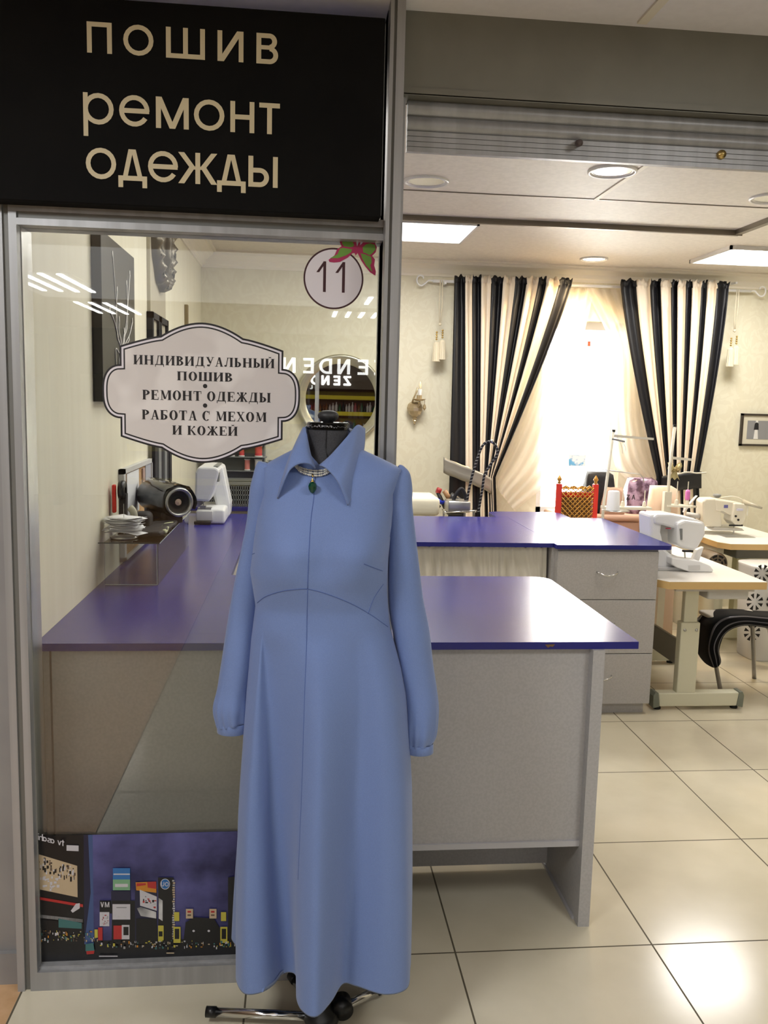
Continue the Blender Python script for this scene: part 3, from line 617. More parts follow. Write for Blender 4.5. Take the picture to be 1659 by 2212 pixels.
# run along the left wall
t = thing('wall_counter', 'narrow blue topped counter run along the cream left wall', 'counter', (-1.0, 1.5, 0))
addtop([(XL+.001, 1.079), (-.735, 1.079), (-.735, 1.925), (XL+.001, 1.925)], t)
MB().box((-.765, 1.1, 0), (-.747, 1.925, z1_)).build('side_panel', M_grey, t)
# second counter
t = thing('middle_counter', 'blue topped grey counter with drawers in the middle of the shop', 'counter', (.1, 2.4, 0))
addtop(rounded(XL+.02, 1.926, .83, 2.925, .001, set()), t)
addtop(rounded(.8305, 1.875, 1.445, 2.925, .03, {1}), t, TZ+.0005)
b = MB().box((.84, 1.9, .06), (1.376, 2.9, z1_)).box((.86, 1.93, 0), (1.36, 2.88, .06)); b.build('body', M_grey, t)
MB().box((.822, 1.93, 0), (.84, 2.9, z1_)).build('side_panel', M_grey, t)
MB().box((-.75, 2.6, 0), (.82, 2.618, z1_)).build('rear_panel', M_grey, t)
for z0, z1 in ((.622, .872), (.336, .618), (.064, .332)):
    d = MB().box((.842, 1.885, z0), (1.374, 1.9, z1)).build('drawer', M_grey, t, bev=.0015)
    zc_ = (z0+z1)/2
    P_ = [(1.058+.05*s_, 1.885, zc_+.02) for s_ in (-1,)]
    hd = MB().tube([(1.05, 1.885, zc_+.018), (1.055, 1.87, zc_+.016), (1.08, 1.862, zc_+.006), (1.105, 1.86, zc_+.002), (1.13, 1.862, zc_+.006), (1.155, 1.87, zc_+.016), (1.16, 1.885, zc_+.018)], .0045, n=8)
    hd.build('handle', M_chrome, d, True)
# gathered white curtain below the second counter
b = MB(); rows = []
NX = 260
for i in range(14):
    v = i/13; z = z1_-.005-v*.5; row = []
    for j in range(NX):
        x = -.73+1.54*j/(NX-1); ph = x*105+math.sin(x*23)*2.2+math.sin(z*9+x*17)*.7; a = (.009+.006*math.sin(x*31+1))*(.55+.6*v)
        row.append((x, 1.975+a*math.sin(ph)+.004*math.sin(ph*2.3+z*30), z+.006*math.sin(ph*1.7)*(1 if i == 0 else 0)))
    rows.append(row)
b.grid(rows)
tag(b.build('gathered_curtain', mat('white_lining', (226, 220, 206), .8), smooth=True), 'gathered off white fabric skirt hanging under the middle counter', 'curtain')
# rear counters
t = thing('rear_counter', 'blue topped counter end at the back left behind the white sewing machine', 'counter', (-.9, 3.6, 0))
addtop([(XL+.02, 3.23), (-.5, 3.23), (-.5, 4.1), (XL+.02, 4.1)], t); MB().box((XL+.03, 3.26, 0), (-.52, 4.08, z1_)).build('body', M_grey, t)
t = thing('side_table', 'small blue table with a rounded corner behind the middle counter', 'table', (.95, 3.1, 0))
addtop(rounded(.76, 2.93, 1.24, 3.2, .07, {2, 3}), t)
for x in (.80, 1.18): MB().box((x, 2.95, 0), (x+.018, 3.17, z1_)).build('side_panel', M_grey, t)
# ------------------------------------------------------------------ ceiling lamps
E_panel = emis('lit_diffuser', (1, .985, .96), PANEL); E_tube = emis('lit_tube', (1, .98, .95), 20)
def panel(x, y, label):
    t = thing('ceiling_light', label, 'ceiling light', (x, y, 2.635), 0)
    s_ = .298
    b = MB()
    for a, c_ in (((-s_, -s_), (s_, -s_+.014)), ((-s_, s_-.014), (s_, s_)), ((-s_, -s_), (-s_+.014, s_)), ((s_-.014, -s_), (s_, s_))): b.box((x+a[0], y+a[1], 2.635), (x+c_[0], y+c_[1], ZC))
    b.build('frame', M_white, t)
    MB().box((x-s_+.01, y-s_+.01, 2.640), (x+s_-.01, y+s_-.01, 2.645)).build('diffuser', E_panel, t)
    for k in range(4): MB().box((x-.26+.13*k+.055, y-.27, 2.6385), (x-.26+.13*k+.07, y+.27, 2.640)).build('tube', E_tube, t)
    return t
a = U(1035, 489, 'z', 2.635); panel(a.x-.298, a.y+.28, 'square white light panel on the ceiling beside the silver post')
a = U(1490, 569, 'z', 2.635); panel(a.x+.298, a.y-.29, 'square white light panel on the ceiling at the right edge')
def downlight(px, py, r, m_in, label, nm='downlight'):
    c = U(px, py, 'z', ZC-.005); t = thing(nm, label, 'downlight', (c.x, c.y, ZC-.02), 0, None)
    MB().lathe([(r, ZC), (r, ZC-.008), (r*.93, ZC-.012), (r*.88, ZC-.010), (r*.86, ZC-.003), (r*.82, ZC-.006), (r*.78, ZC-.006), (r*.76, ZC+.0)], (c.x, c.y, 0), 'z', 40).build('trim_ring', M_white, t, True)
    MB().lathe([(r*.78, ZC-.004), (r*.01, ZC-.0045)], (c.x, c.y, 0), 'z', 40).build('lamp_lens', m_in, t)
M_lens = mat('unlit_lens', (200, 196, 190), .15, .4); E_w = emis('warm_lit_lens', (1, .82, .55), 9)
downlight(921, 393, .11, M_lens, 'unlit round downlight in the ceiling beside the silver post')
downlight(1323, 371, .11, mat('lens_pale', (240, 228, 224), .1, .2), 'round downlight with a pale glossy lens under the shutter')
downlight(1668, 429, .11, M_lens, 'round downlight cut by the right edge of the view')
downlight(1283, 560, .1, E_w, 'glowing warm round downlight above the window curtains')
def fixture(x, y, label, z=ZO):
    t = thing('corridor_light', label, 'ceiling light', (x, y, z-.01), 0, 'corridor ceiling lights reflected in the pane')
    b = MB().box((x-.3, y-.3, z-.012), (x+.3, y+.3, z)); b.build('housing', M_white, t)
    for k in range(4): MB().box((x-.27+.145*k+.03, y-.28, z-.02), (x-.27+.145*k+.07, y+.28, z-.013)).build('tube', E_c, t)
E_c = emis('corridor_tube', (1, .98, .96), TUBE_CORR)
for i, (x, y) in enumerate(((-2.57, -5.2), (-2.57, -5.8), (-2.52, -7.25), (-2.52, -7.85), (.38, -5.95), (.12, -7.3), (-1.7, -1.75), (1.1, -1.75))):
    fixture(x, y, 'square four tube ceiling light in the corridor')
# ------------------------------------------------------------------ shop across the corridor (seen in the pane and the round mirror)
t = thing('opposite_shopfront', 'lit shopfront with white letters and yellow shelves reflected in the round mirror', 'shopfront', (0, -10.6, 0))
b = MB().box((-4, -10.8, 1.9), (3.6, -10.55, ZO)).box((-4, -11.9, 0), (-3.9, -10.6, ZO)).box((3.5, -11.9, 0), (3.6, -10.6, ZO)); b.build('fascia', mat('brown_fascia', (96, 84, 76), .6), t)
x0 = .80; E_l = emis('lit_letters', (1, 1, 1), 6)
for k, ch in enumerate('ZENDEN'):
    g, gw = SANS[ch]; xx = x0-k*.265; zt = MB(); draw(zt, lambda u, v: (xx-u*.25, -10.54, 1.99+v*.22), g); zt.build('letter', E_l, t)
for z in (.35, .85, 1.3, 1.7):
    MB().box((-3, -11.3, z), (3.4, -10.9, z+.03)).build('shelf', mat('brown_shelf', (130, 88, 66), .6), t); MB().box((-3, -10.9, z-.06), (3.4, -10.89, z+.04)).build('price_strip', mat('yellow_strip', (222, 206, 30), .5), t)
MB().box((-3, -11.35, .1), (3.4, -11.3, ZO)).build('back_panel', mat('brown_back', (120, 84, 70), .7), t)
bm_ = [mat('bottle_'+n, c, .3) for n, c in (('dark', (30, 28, 34)), ('green', (40, 90, 50)), ('red', (170, 60, 70)), ('white', (220, 215, 215)), ('amber', (120, 70, 30)))]
b = MB(); rb = random.Random(5)
for z in (.38, .88, 1.33):
    x = -1.2
    while x < 2.4:
        h = rb.uniform(.16, .26); r = rb.uniform(.028, .04); b.lathe([(r, z), (r, z+h*.65), (r*.4, z+h*.8), (r*.4, z+h), (.001, z+h)], (x, -11.0, 0), 'z', 6, rb.randrange(5)); x += r*2+.012
o = b.build('bottle_rows', bm_, t, True); o['kind'] = 'stuff'
# ------------------------------------------------------------------ mannequin, dress, necklace
Y0 = -.30
def H(px, py, y=Y0): return U(px, py, 'y', y)
# hem: front half measured on the hem plane, back half closed behind the stand
ZH = .18
hpx = [(886, 2098), (878, 2137), (830, 2149), (770, 2131), (741, 2126), (716, 2164), (684, 2197), (655, 2187), (640, 2158), (639, 2108), (613, 2103), (590, 2129), (560, 2146), (526, 2146), (509, 2112)]
hem = [U(a, b, 'z', ZH) for a, b in hpx]
hem += [Vector((-.606, -.26, ZH)), U(512, 2048, 'z', ZH), U(500, 2024, 'z', ZH), Vector((-.61, -.115, ZH)), Vector((-.52, -.135, ZH)), Vector((-.44, -.11, ZH)), Vector((-.36, -.165, ZH)), Vector((-.28, -.165, ZH)), Vector((-.21, -.19, ZH)), Vector((-.175, -.26, ZH))]
NR = 240
hemr = resample(catmull(hem, 8, True), NR, True)
# silhouettes of the dress body: photo height -> left and right edge
LS = [(1000, 585), (1110, 556), (1160, 549), (1197, 545), (1231, 540), (1280, 548), (1305, 552), (1366, 544), (1427, 540), (1500, 535), (1605, 528), (1752, 514), (1895, 508), (2024, 499)]
RS = [(1000, 850), (1096, 848), (1197, 838), (1260, 835), (1299, 837), (1353, 842), (1400, 851), (1440, 860), (1500, 869), (1600, 874), (1700, 880), (1850, 882), (2100, 886)]
def zof(py): return H(700, py).z
def prof(z):
    py = 700
    lo, hi = 900, 2250
    for _ in range(30):
        py = (lo+hi)/2
        if zof(py) > z: lo = py
        else: hi = py
    return H(interp(LS, py), py).x, H(interp(RS, py), py).x
FR = [(.18, .13), (.6, .125), (.9, .118), (1.05, .105), (1.12, .104), (1.2, .128), (1.26, .134), (1.32, .118), (1.38, .094), (1.42, .078), (1.45, .06)]
BK = [(.18, .12), (.6, .13), (.85, .14), (1.02, .1), (1.12, .09), (1.25, .10), (1.38, .10), (1.45, .06)]
WAIST = 1.06
def ring(z, k=1.0):
    xl, xr = prof(z); cx = (xl+xr)/2; hw = (xr-xl)/2*k; f = interp(FR, z)*k; bk = interp(BK, z)*k
    out = []
    w = max(0, min(1, (WAIST-z)/(WAIST-ZH)))
    seam = 6.0
    for i in range(NR):
        # angle laid out so that the centre seam point of the hem lines up with the front centre
        s_ = i/NR; h = hemr[i]
        a = A_[i]
        c_, s2 = math.cos(a), math.sin(a)
        ex = cx+hw*math.copysign(abs(c_)**.9, c_); ey = Y0-(f if s2 > 0 else bk)*math.copysign(abs(s2)**.85, s2)
        if z > 1.12 and s2 > 0:   # bust: two soft mounds
            g = math.exp(-((z-1.245)/.06)**2); u = (ex-cx)/.1
            ey -= .016*g*(math.exp(-((abs(u)-.85)/.5)**2)-.45*math.exp(-(u/.35)**2))*k
        wx = w**.9; wy = w**.6
        out.append(Vector((lerp(ex, h.x, wx), lerp(ey, h.y, wy), z)))
    return out
# angles: match hem points to the ellipse by their bearing
cxh = (-.64-.175)/2; A_ = []
prev = None
hh = [(math.atan2(-(p.y-(-.27))/.16, (p.x-cxh)/.23)) for p in hemr]
un = [hh[0]]
for a in hh[1:]:
    d = (a-un[-1]+PI) % (2*PI)-PI; un.append(max(un[-1]+.002, un[-1]+d))
tot = un[-1]-un[0]
A_ = [a if tot > 0 else a for a in un]
for _ in range(30): A_ = [A_[i] if i in (0, NR-1) else (A_[i-1]+A_[i]*2+A_[i+1])/4 for i in range(NR)]
zs = [ZH, ZH+.004]+[ZH+.02+(WAIST+.02-ZH-.02)*i/44 for i in range(45)]
skirt_rows = [ring(z) for z in zs]
lip = [Vector((lerp(cxh, p.x, .985), lerp(-.28, p.y, .985), ZH+.012)) for p in skirt_rows[0]]
dress = thing('dress', 'long light blue dress with pointed collar and gathered cuffs on the dress form', 'dress', (-.405, Y0, ZH))
skirt = MB().grid([lip]+skirt_rows, closed=True).build('skirt', M_dress, dress, True)
zb = [WAIST+.02+(1.385-WAIST-.02)*i/26 for i in range(27)]
rows = [ring(z) for z in zb]
# shoulders: rings shrink towards the neck
last = rows[-1]
nk = H(709, 985)
ncx = nk.x
def shoulder(t):
    xl, xr = H(566, 1004).x, H(868, 1016).x; out = []
    for i in range(NR):
        a = A_[i]; c_, s2 = math.cos(a), math.sin(a)
        hw = lerp((xr-xl)/2, .055, t); cx = lerp((xl+xr)/2, ncx, t); dp = lerp(.072, .062, t)
        x = cx+hw*c_; y = lerp(Y0, Y0+.02, t)-dp*math.copysign(abs(s2)**.85, s2)
        edge = abs(c_)
        z = lerp(1.443, 1.497, t**.9)-.016*(1-edge)*(1-t)
        if s2 > 0: z -= (.008+.042*t)*s2**2
        out.append(Vector((x, y, z)))
    return out
for t_ in (0, .12, .25, .4, .55, .7, .85, 1): rows.append(shoulder(t_))
bod = MB().grid(rows, closed=True).build('bodice', M_dress, dress, True)
# BVH on the dress for seams, necklace and collar
from mathutils.bvhtree import BVHTree
vs = [v for r in skirt_rows for v in r]; fs = []
def addg(rows_, vs, fs):
    n0 = len(vs); R = len(rows_); vs += [v for r in rows_ for v in r]
    for i in range(R-1):
        for j in range(NR): k = (j+1) % NR; fs.append((n0+i*NR+j, n0+i*NR+k, n0+(i+1)*NR+k, n0+(i+1)*NR+j))
vs = []; fs = []; addg(skirt_rows, vs, fs); addg(rows, vs, fs)
BV = BVHTree.FromPolygons(vs, fs)
def onfront(x, z, off=0):            # point on the front of the dress at width x and height z
    h = BV.ray_cast(Vector((x, -1.5, z)), Vector((0, 1, 0)))[0]
    return Vector((x, (h.y if h else Y0)-off, z))
def onp(px, py, off=0):
    d = (fw + rt*((px-829.5)/F) - up*((py-1106)/F)).normalized(); h = BV.ray_cast(CAM, d)[0]
    if h is None: h = U(px, py, 'y', Y0)
    return h-d*off
def seam(pts, name='seam', r=.0009):
    q = resample(catmull([Vector((a, b, 0)) for a, b in pts], 8), 40)
    P_ = [onp(p.x, p.y, .0002) for p in q]
    MB().tube(P_, r, n=6).build(name, M_seam, dress, True)
seam([(681, 1020), (678, 1075), (672, 1120), (667, 1200), (664.5, 1272)])
seam([(664.5, 1272), (663, 1340), (662, 1400), (658, 1500), (655, 1600), (652, 1700), (648, 1800), (644, 1900)])
seam([(556, 1302), (575, 1288), (610, 1277), (640, 1273), (664.5, 1272)])
seam([(664.5, 1272), (700, 1281), (750, 1300), (795, 1324), (838, 1354)])
seam([(786, 1218), (806, 1226), (826, 1233)]); seam([(828, 1262), (808, 1292), (795, 1326)]); seam([(541, 1199), (550, 1195)])
seam([(566, 1010), (558, 1045), (555, 1090), (551, 1150)]); seam([(864, 1022), (858, 1060), (851, 1100), (842, 1160)])
# sleeves
def sleeve(cen, nm, cuff, ysh):
    cen = [(a, b, c) for a, b, c in cen]
    rows = []; n = 72; Q = []
    for px0, px1, py in cen:
        a = H(px0, py, ysh); b2 = H(px1, py, ysh); Q.append(((a+b2)/2, (b2-a).length/2))
    C_ = catmull([q[0] for q in Q], 8); R_ = [v.x for v in catmull([Vector((q[1], 0, 0)) for q in Q], 8)]
    N_ = len(C_)
    for i, (c_, r_) in enumerate(zip(C_, R_)):
        t = (C_[min(i+1, N_-1)]-C_[max(i-1, 0)]).normalized(); e = Vector((1, 0, 0)); e = (e-t*e.dot(t)).normalized(); g = t.cross(e)
        v = i/(N_-1); ga = max(0, (v-.72)/.28)**1.4; gt = max(0, 1-v/.07)
        row = []
        for k in range(n):
            a = 2*PI*k/n
            rr = 1+.11*ga*math.sin(a*11+math.sin(a*3)*1.5)+.05*gt*math.sin(a*13)
            fold = .04*math.sin(v*PI)*math.sin(a*3+v*4)+.02*v*math.sin(a*5+2)
            row.append(c_+(e*math.cos(a)+g*math.sin(a)*.86)*r_*(rr+fold))
        rows.append(row)
    so_ = MB().grid(rows, closed=True).build(nm, M_dress, dress, True)
    (xa, xb, ya), (xc, xd, yb) = cuff
    rr = []
    for (p0, p1, py), k in (((xa, xb, ya-3), .97), ((xa, xb, ya), 1.0), ((xc, xd, yb), 1.0), ((xc, xd, yb+1), .96), ((xc, xd, yb-6), .92)):
        a = H(p0, py, ysh); b2 = H(p1, py, ysh); c_ = (a+b2)/2; r_ = (b2-a).length/2*k
        rr.append([c_+Vector((r_*math.cos(2*PI*j/n), r_*.8*math.sin(2*PI*j/n), (b2.z-a.z)/2*math.cos(2*PI*j/n))) for j in range(n)])
    MB().grid(rr, closed=True).build('cuff', M_dress, so_, True)
sleeve([(572, 592, 1001), (560, 602, 1004), (551, 604, 1013), (546, 604, 1030), (538, 600, 1063), (531, 586, 1130), (518, 566, 1197), (501, 556, 1282), (487, 549, 1366), (477, 546, 1434), (468, 538, 1492), (460, 537, 1528), (466, 534, 1556), (470, 532, 1563)], 'sleeve', ((468, 534, 1563), (469, 532, 1581)), Y0+.0)
sleeve([(848, 866, 1014), (842, 876, 1016), (838, 884, 1024), (838, 888, 1038), (838, 890, 1060), (838, 890, 1096), (837, 901, 1197), (838, 913, 1299), (848, 926, 1366), (860, 935, 1440), (869, 943, 1492), (871, 947, 1530), (871, 943, 1580), (875, 934, 1602), (876, 933, 1607)], 'sleeve', ((873, 936, 1608), (875, 936, 1624)), Y0+.0)
# collar
def coons(c0, c1, d0, d1, n=22, m=22, off=None):   # c0: d0 start->d1 start, c1: d0 end->d1 end
    c0, c1, d0, d1 = [resample(catmull(q, 8), k) for q, k in ((c0, n), (c1, n), (d0, m), (d1, m))]
    rows = []
    for j in range(m):
        v = j/(m-1); row = []
        for i in range(n):
            u = i/(n-1)
            p = c0[i]*(1-v)+c1[i]*v+d0[j]*(1-u)+d1[j]*u-(c0[0]*(1-u)*(1-v)+c0[-1]*u*(1-v)+c1[0]*(1-u)*v+c1[-1]*u*v)
            row.append(p)
        rows.append(row)
    return rows
def CP(px, py, y): return U(px, py, 'y', y)
tipL, tipR = onp(599, 1077, .004), onp(752, 1092, .005)
nL, nR_ = CP(681, 1012, -.372), CP(690, 1005, -.378)
L0 = [CP(660, 925, -.305), CP(667, 965, -.345), CP(673, 990, -.362), nL]
L1 = [CP(655, 924, -.275), CP(637, 962, -.30), CP(618, 1008, -.345), tipL]
LC0 = [L0[0], CP(657, 923, -.285), L1[0]]
LC1 = [nL, CP(670, 1003, -.385), CP(650, 1001, -.392), CP(630, 1011, -.396), CP(617, 1031, -.40), tipL]
collar = thing('x', 'x', 'x'); bpy.data.objects.remove(collar)
col_ = MB().grid(coons(LC0, LC1, L0, L1)).build('collar', M_dress, dress, True, solid=.0035)
R0 = [CP(757, 934, -.305), CP(738, 957, -.335), CP(712, 986, -.365), nR_]
R1 = [CP(788, 926, -.25), CP(786, 968, -.285), CP(771, 1036, -.35), tipR]
RC0 = [R0[0], CP(772, 918, -.275), R1[0]]
RC1 = [nR_, CP(705, 1012, -.392), CP(722, 1030, -.40), CP(735, 1050, -.41), tipR]
MB().grid(coons(RC0, RC1, R0, R1)).build('collar_wing', M_dress, col_, True, solid=.0035)
# back of the collar, standing up behind the neck and folding over
bc = []
for j in range(9):
    v = j/8; row = []
    for i in range(31):
        u = i/30; a = PI*u
        a0, a1 = L0[0], R0[0]; cxn = (a0.x+a1.x)/2; hwn = (a1.x-a0.x)/2
        rr = 1+.0*v; bz = lerp(a0.z, a1.z, (1-math.cos(a))/2)
        inn = Vector((cxn-hwn*math.cos(a), -.303+.105*math.sin(a), bz+.012*math.sin(a)))
        o0, o1 = L1[0], R1[0]
        out = Vector((lerp(o0.x, o1.x, (1-math.cos(a))/2), lerp(o0.y, o1.y, u)+.12*math.sin(a), lerp(o0.z, o1.z, u)-.055*math.sin(a)))
        p = inn.lerp(out, v); p.z += .014*math.sin(PI*min(1, v*1.6))*math.sin(a); row.append(p)
    bc.append(row)
MB().grid(bc).build('collar_back', M_dress, col_, True, solid=.003)
# dress form
mq = thing('dress_form', 'charcoal dress form with black neck cap on a chrome and black stand', 'mannequin', (-.405, Y0, 0))
capc = H(709, 928); capc.y = -.285
ne = []
for z, rx, ry, yy in ((1.36, .10, .05, -.30), (1.40, .085, .055, -.30), (1.43, .068, .056, -.295), (1.455, .053, .053, -.29), (1.49, .046, .05, -.285), (1.52, .0465, .048, -.285), (1.532, .0475, .048, -.285)):
    ne.append([Vector((lerp(ncx-.002, capc.x, max(0, (z-1.36)/.17))+rx*math.cos(2*PI*k/40), yy+ry*math.sin(2*PI*k/40), z)) for k in range(40)])
# torso under the dress
tor = [[Vector((-.41+rx*math.cos(2*PI*k/48), Y0+.005+ry*math.sin(2*PI*k/48), z)) for k in range(48)] for z, rx, ry in ((.92, .10, .06), (.98, .12, .07), (1.06, .115, .07), (1.12, .105, .068), (1.2, .12, .085), (1.27, .125, .085), (1.34, .115, .06), (1.37, .10, .05))]
MB().grid(tor, closed=True, caps=True).build('torso', M_mann, mq, True)
nkz = ne[-1][0].z
nm = MB().grid(ne, closed=True, caps=True).build('neck', M_mann, mq, True)
MB().tube([(capc.x-.005, -.285-.0485, 1.531), (capc.x-.006, -.285-.0505, 1.49), (ncx, -.345, 1.455), (ncx, -.349, 1.43)], .0009, n=6).build('seam', M_dark, nm)
cz = nkz
MB().lathe([(.047, cz-.001), (.0495, cz), (.0497, cz+.014), (.047, cz+.0165), (.001, cz+.0165)], (capc.x, -.285, 0), 'z', 48).build('neck_cap', mat('gloss_black', (12, 12, 13), .12), mq, True, angle=.7)
mk = MB(); rk = random.Random(2)
for k in range(46):
    a = -PI/2+(k-23)*.062; x, y = capc.x+.0499*math.cos(a), -.285+.0499*math.sin(a); h = rk.choice((.001, .0015, .003, .0045)); w = rk.choice((.0004, .0005, .0011)); z = cz+.0045+rk.uniform(0, .003)
    tx_ = Vector((-math.sin(a), math.cos(a), 0)); p = Vector((x, y, z)); mk.add([p-tx_*w, p+tx_*w, p+tx_*w+Vector((0, 0, h)), p-tx_*w+Vector((0, 0, h))], [(0, 1, 2, 3)])
mk.build('scale_marks', mat('white_print', (160, 160, 164), .5), mq)
kc = cz+.0165
MB().lathe([(.012, kc), (.017, kc+.004), (.0235, kc+.010), (.025, kc+.016), (.021, kc+.023), (.012, kc+.027), (.001, kc+.028)], (capc.x, -.285, 0), 'z', 32).build('neck_knob', mat('satin_black', (48, 48, 50), .5), mq, True)
MB().tube([(-.406, Y0+.01, .02), (-.408, Y0+.01, .9)], .0125, n=20).build('pole', M_steel, mq, True)
hub = Vector((-.400, -.285, .035))
MB().lathe([(.03, .012), (.042, .02), (.046, .035), (.04, .05), (.025, .066), (.022, .10), (.001, .10)], (hub.x, hub.y, 0), 'z', 32).build('hub', M_dark, mq, True)
MB().tube([(hub.x+.05, hub.y+.03, .055), (hub.x+.055, hub.y-.012, .055)], .026, n=24).build('locking_wheel', M_dark, mq, True)
ends = [U(462, 2186, 'z', .03), U(820, 2138, 'z', .03), U(704, 2330, 'z', .03), Vector((-.62, -.05-.08, .03)), Vector((-.3, -.62, .03))]
ends = [ends[0], ends[1], Vector((-.41, -.62, .03)), Vector((-.47, -.13, .03))]
for e in ends:
    d = (e-hub).normalized(); lg = MB().tube([hub+d*.02, e], .0115, n=20).build('leg', M_chrome, mq, True)
    MB().tube([e-d*.006, e+d*.02], .0135, n=20).build('foot_cap', M_dark, lg, True)
# necklace
nc = thing('necklace', 'beaded pearl necklace with a green stone pendant under the dress collar', 'necklace', (-.43, -.38, 1.4))
M_pearl = mat('pearl', (222, 220, 210), .25, .15)
for s_, dz in enumerate((0, 5, 10)):
    P_ = catmull([Vector((a, b, 0)) for a, b in ((636, 1000+dz*.4), (647, 1009+dz*.8), (662, 1014+dz), (680, 1017+dz*1.05), (697, 1016+dz), (712, 1011+dz*.8), (722, 1006+dz*.5))], 8); Q = resample(P_, 26)
    b = MB()
    for k, q in enumerate(Q):
        p = onp(q.x, q.y, .006-.0005*s_); p.y = min(p.y, -.352); b.ball(p, .0028 if k % 3 else .0021, n=8)
    b.build('bead_strand', M_pearl, nc, True)
pc = onp(675, 1053, .012); pt = onp(675, 1032, .010)
bail = MB().tube([onp(675, 1024, .011), onp(676, 1031, .011)], .0016, n=8); bail.lathe([(.0012, .0105), (.0028, .006), (.0058, .001), (.0062, 0), (.0045, -.001)], pt-Vector((0, 0, .012)), 'z', 12)
bail.build('bail', mat('gold', (200, 170, 100), .3, 1), nc, True)
M_em = mat('emerald_glass', (0, 62, 42), .12, 0, Specular_IOR_Level=.6)
MB().lathe([(.002, .0125), (.0075, .0095), (.0098, .003), (.0088, -.004), (.005, -.0105), (.0008, -.0135)], pc, 'z', 9).build('pendant_stone', M_em, nc)
# ------------------------------------------------------------------ curtains at the window
def curtain(tops, ties, ytie, edge, yend, label, side):
    nb = len(tops); sub = 10; NXc = (nb-1)*sub+1; rows = []; NZ = 60
    y_top = 600
    for i in range(NZ):
        v = i/(NZ-1); row = []
        py = lerp(609, yend, v)
        s_ = min(1, (py-609)/(ytie-609)); below = max(0, (py-ytie)/(yend-ytie))
        for j in range(NXc):
            q = j/sub; a = min(int(q), nb-2); f = q-a
            xt = lerp(tops[a], tops[a+1], f); xb = lerp(ties[a], ties[a+1], f)
            e = f*PI*2+a*1.7
            g = 1-s_**edge
            x = xb+(xt-xb)*g
            c0 = (ties[0]+ties[-1])/2
            if below: x = x+(x-c0)*.10*below
            yy = 4.165-.022*math.sin(q*PI*2.0+.6)*(1-.55*s_)-.05*s_*(1-below*.4)-.035*math.sin(PI*j/(NXc-1))*s_
            if i < 5: yy -= .006*math.sin(q*9)*(1)
            p = U(x, py+(x-982)*.022*(1-s_)+(math.sin(q*8.3)*2 if i == 0 else 0), 'y', yy); row.append(p)
        rows.append(row)
    # header ruffle above the rod
    hd = []
    for k in range(3):
        hd.append([Vector((p.x, p.y-.004+.012*math.sin(j*2.1+k), p.z+(.045-.022*k)+(.008*math.sin(j*1.37) if k == 0 else 0))) for j, p in enumerate(rows[0])])
    rows = hd+rows
    b = MB().grid(rows, mfun=lambda i, j: 0 if (j//sub) % 2 == 0 else 1)
    o = b.build('striped_curtain', [M_satinb, M_creamf], smooth=True, solid=.004); tag(o, label, 'curtain'); return o
curtain([981.7, 1005.4, 1020.2, 1040, 1061.2, 1086.9, 1113, 1137.7, 1162.4, 1180.6, 1207.8, 1235], [971, 1006, 1021, 1037, 1046, 1053, 1056, 1059, 1061, 1063, 1065, 1070], 1030, 1.1, 1175, 'black and cream striped curtain hanging left of the bright window', -1)
curtain([1341, 1374.7, 1404.3, 1427.5, 1449.7, 1463.5, 1481.8, 1495.1, 1514.9, 1527.7, 1548.5, 1574], [1418, 1433, 1440, 1448, 1455, 1462, 1470, 1476, 1483, 1490, 1497, 1509], 1030, 1.25, 1175, 'black and cream striped curtain hanging right of the bright window', 1)
def sheerc(outer, inner, label):
    o_ = resample(catmull([Vector((a, b, 0)) for a, b in outer], 8), 50); i_ = resample(catmull([Vector((a, b, 0)) for a, b in inner], 8), 50); rows = []
    for k in range(50):
        v = k/49; row = []
        for j in range(61):
            u = j/60; q = o_[k].lerp(i_[k], u)
            row.append(U(q.x, q.y, 'y', 4.24+.016*math.sin(u*34+v*5)*(1-.4*v)+.01*math.sin(u*11+v*13)-.05*v*math.sin(PI*u)))
        rows.append(row)
    tag(MB().grid(rows).build('sheer_curtain', M_sheer, smooth=True), label, 'curtain')
sheerc([(1175, 622), (1165, 740), (1135, 860), (1085, 985), (1064, 1030), (1066, 1046)], [(1285, 622), (1262, 720), (1236, 830), (1222, 930), (1192, 1030), (1112, 1104)], 'sheer white curtain swept to the left of the window')
sheerc([(1400, 626), (1402, 740), (1410, 860), (1428, 960), (1436, 1010), (1436, 1030)], [(1262, 622), (1318, 740), (1322, 830), (1320, 925), (1330, 1010), (1384, 1055)], 'sheer white curtain swept to the right of the window')
# rod
t = thing('curtain_rod', 'white curtain rod with scrolled ends above the window', 'curtain rod', (1.7, 4.2, 2.5))
a = U(935, 607, 'y', 4.222); b_ = U(1622, 629, 'y', 4.222)
MB().tube([a, b_], .011, n=14).build('rod', M_white, t, True)
for p, s_ in ((a, -1), (b_, 1)):
    pts = [p+Vector((s_*d, 0, z)) for d, z in ((0, 0), (.03, .003), (.055, -.018), (.08, -.035), (.105, -.03), (.12, -.005), (.115, .025), (.095, .038), (.075, .03), (.072, .015))]
    MB().tube(catmull(pts, 5), .006, n=8).build('scroll_finial', M_white, t, True)
for px_ in (962, 1590):
    q = U(px_, 610, 'y', 4.2); MB().box((q.x-.008, 4.19, q.z-.012), (q.x+.008, YB, q.z+.004)).build('bracket', M_white, t)
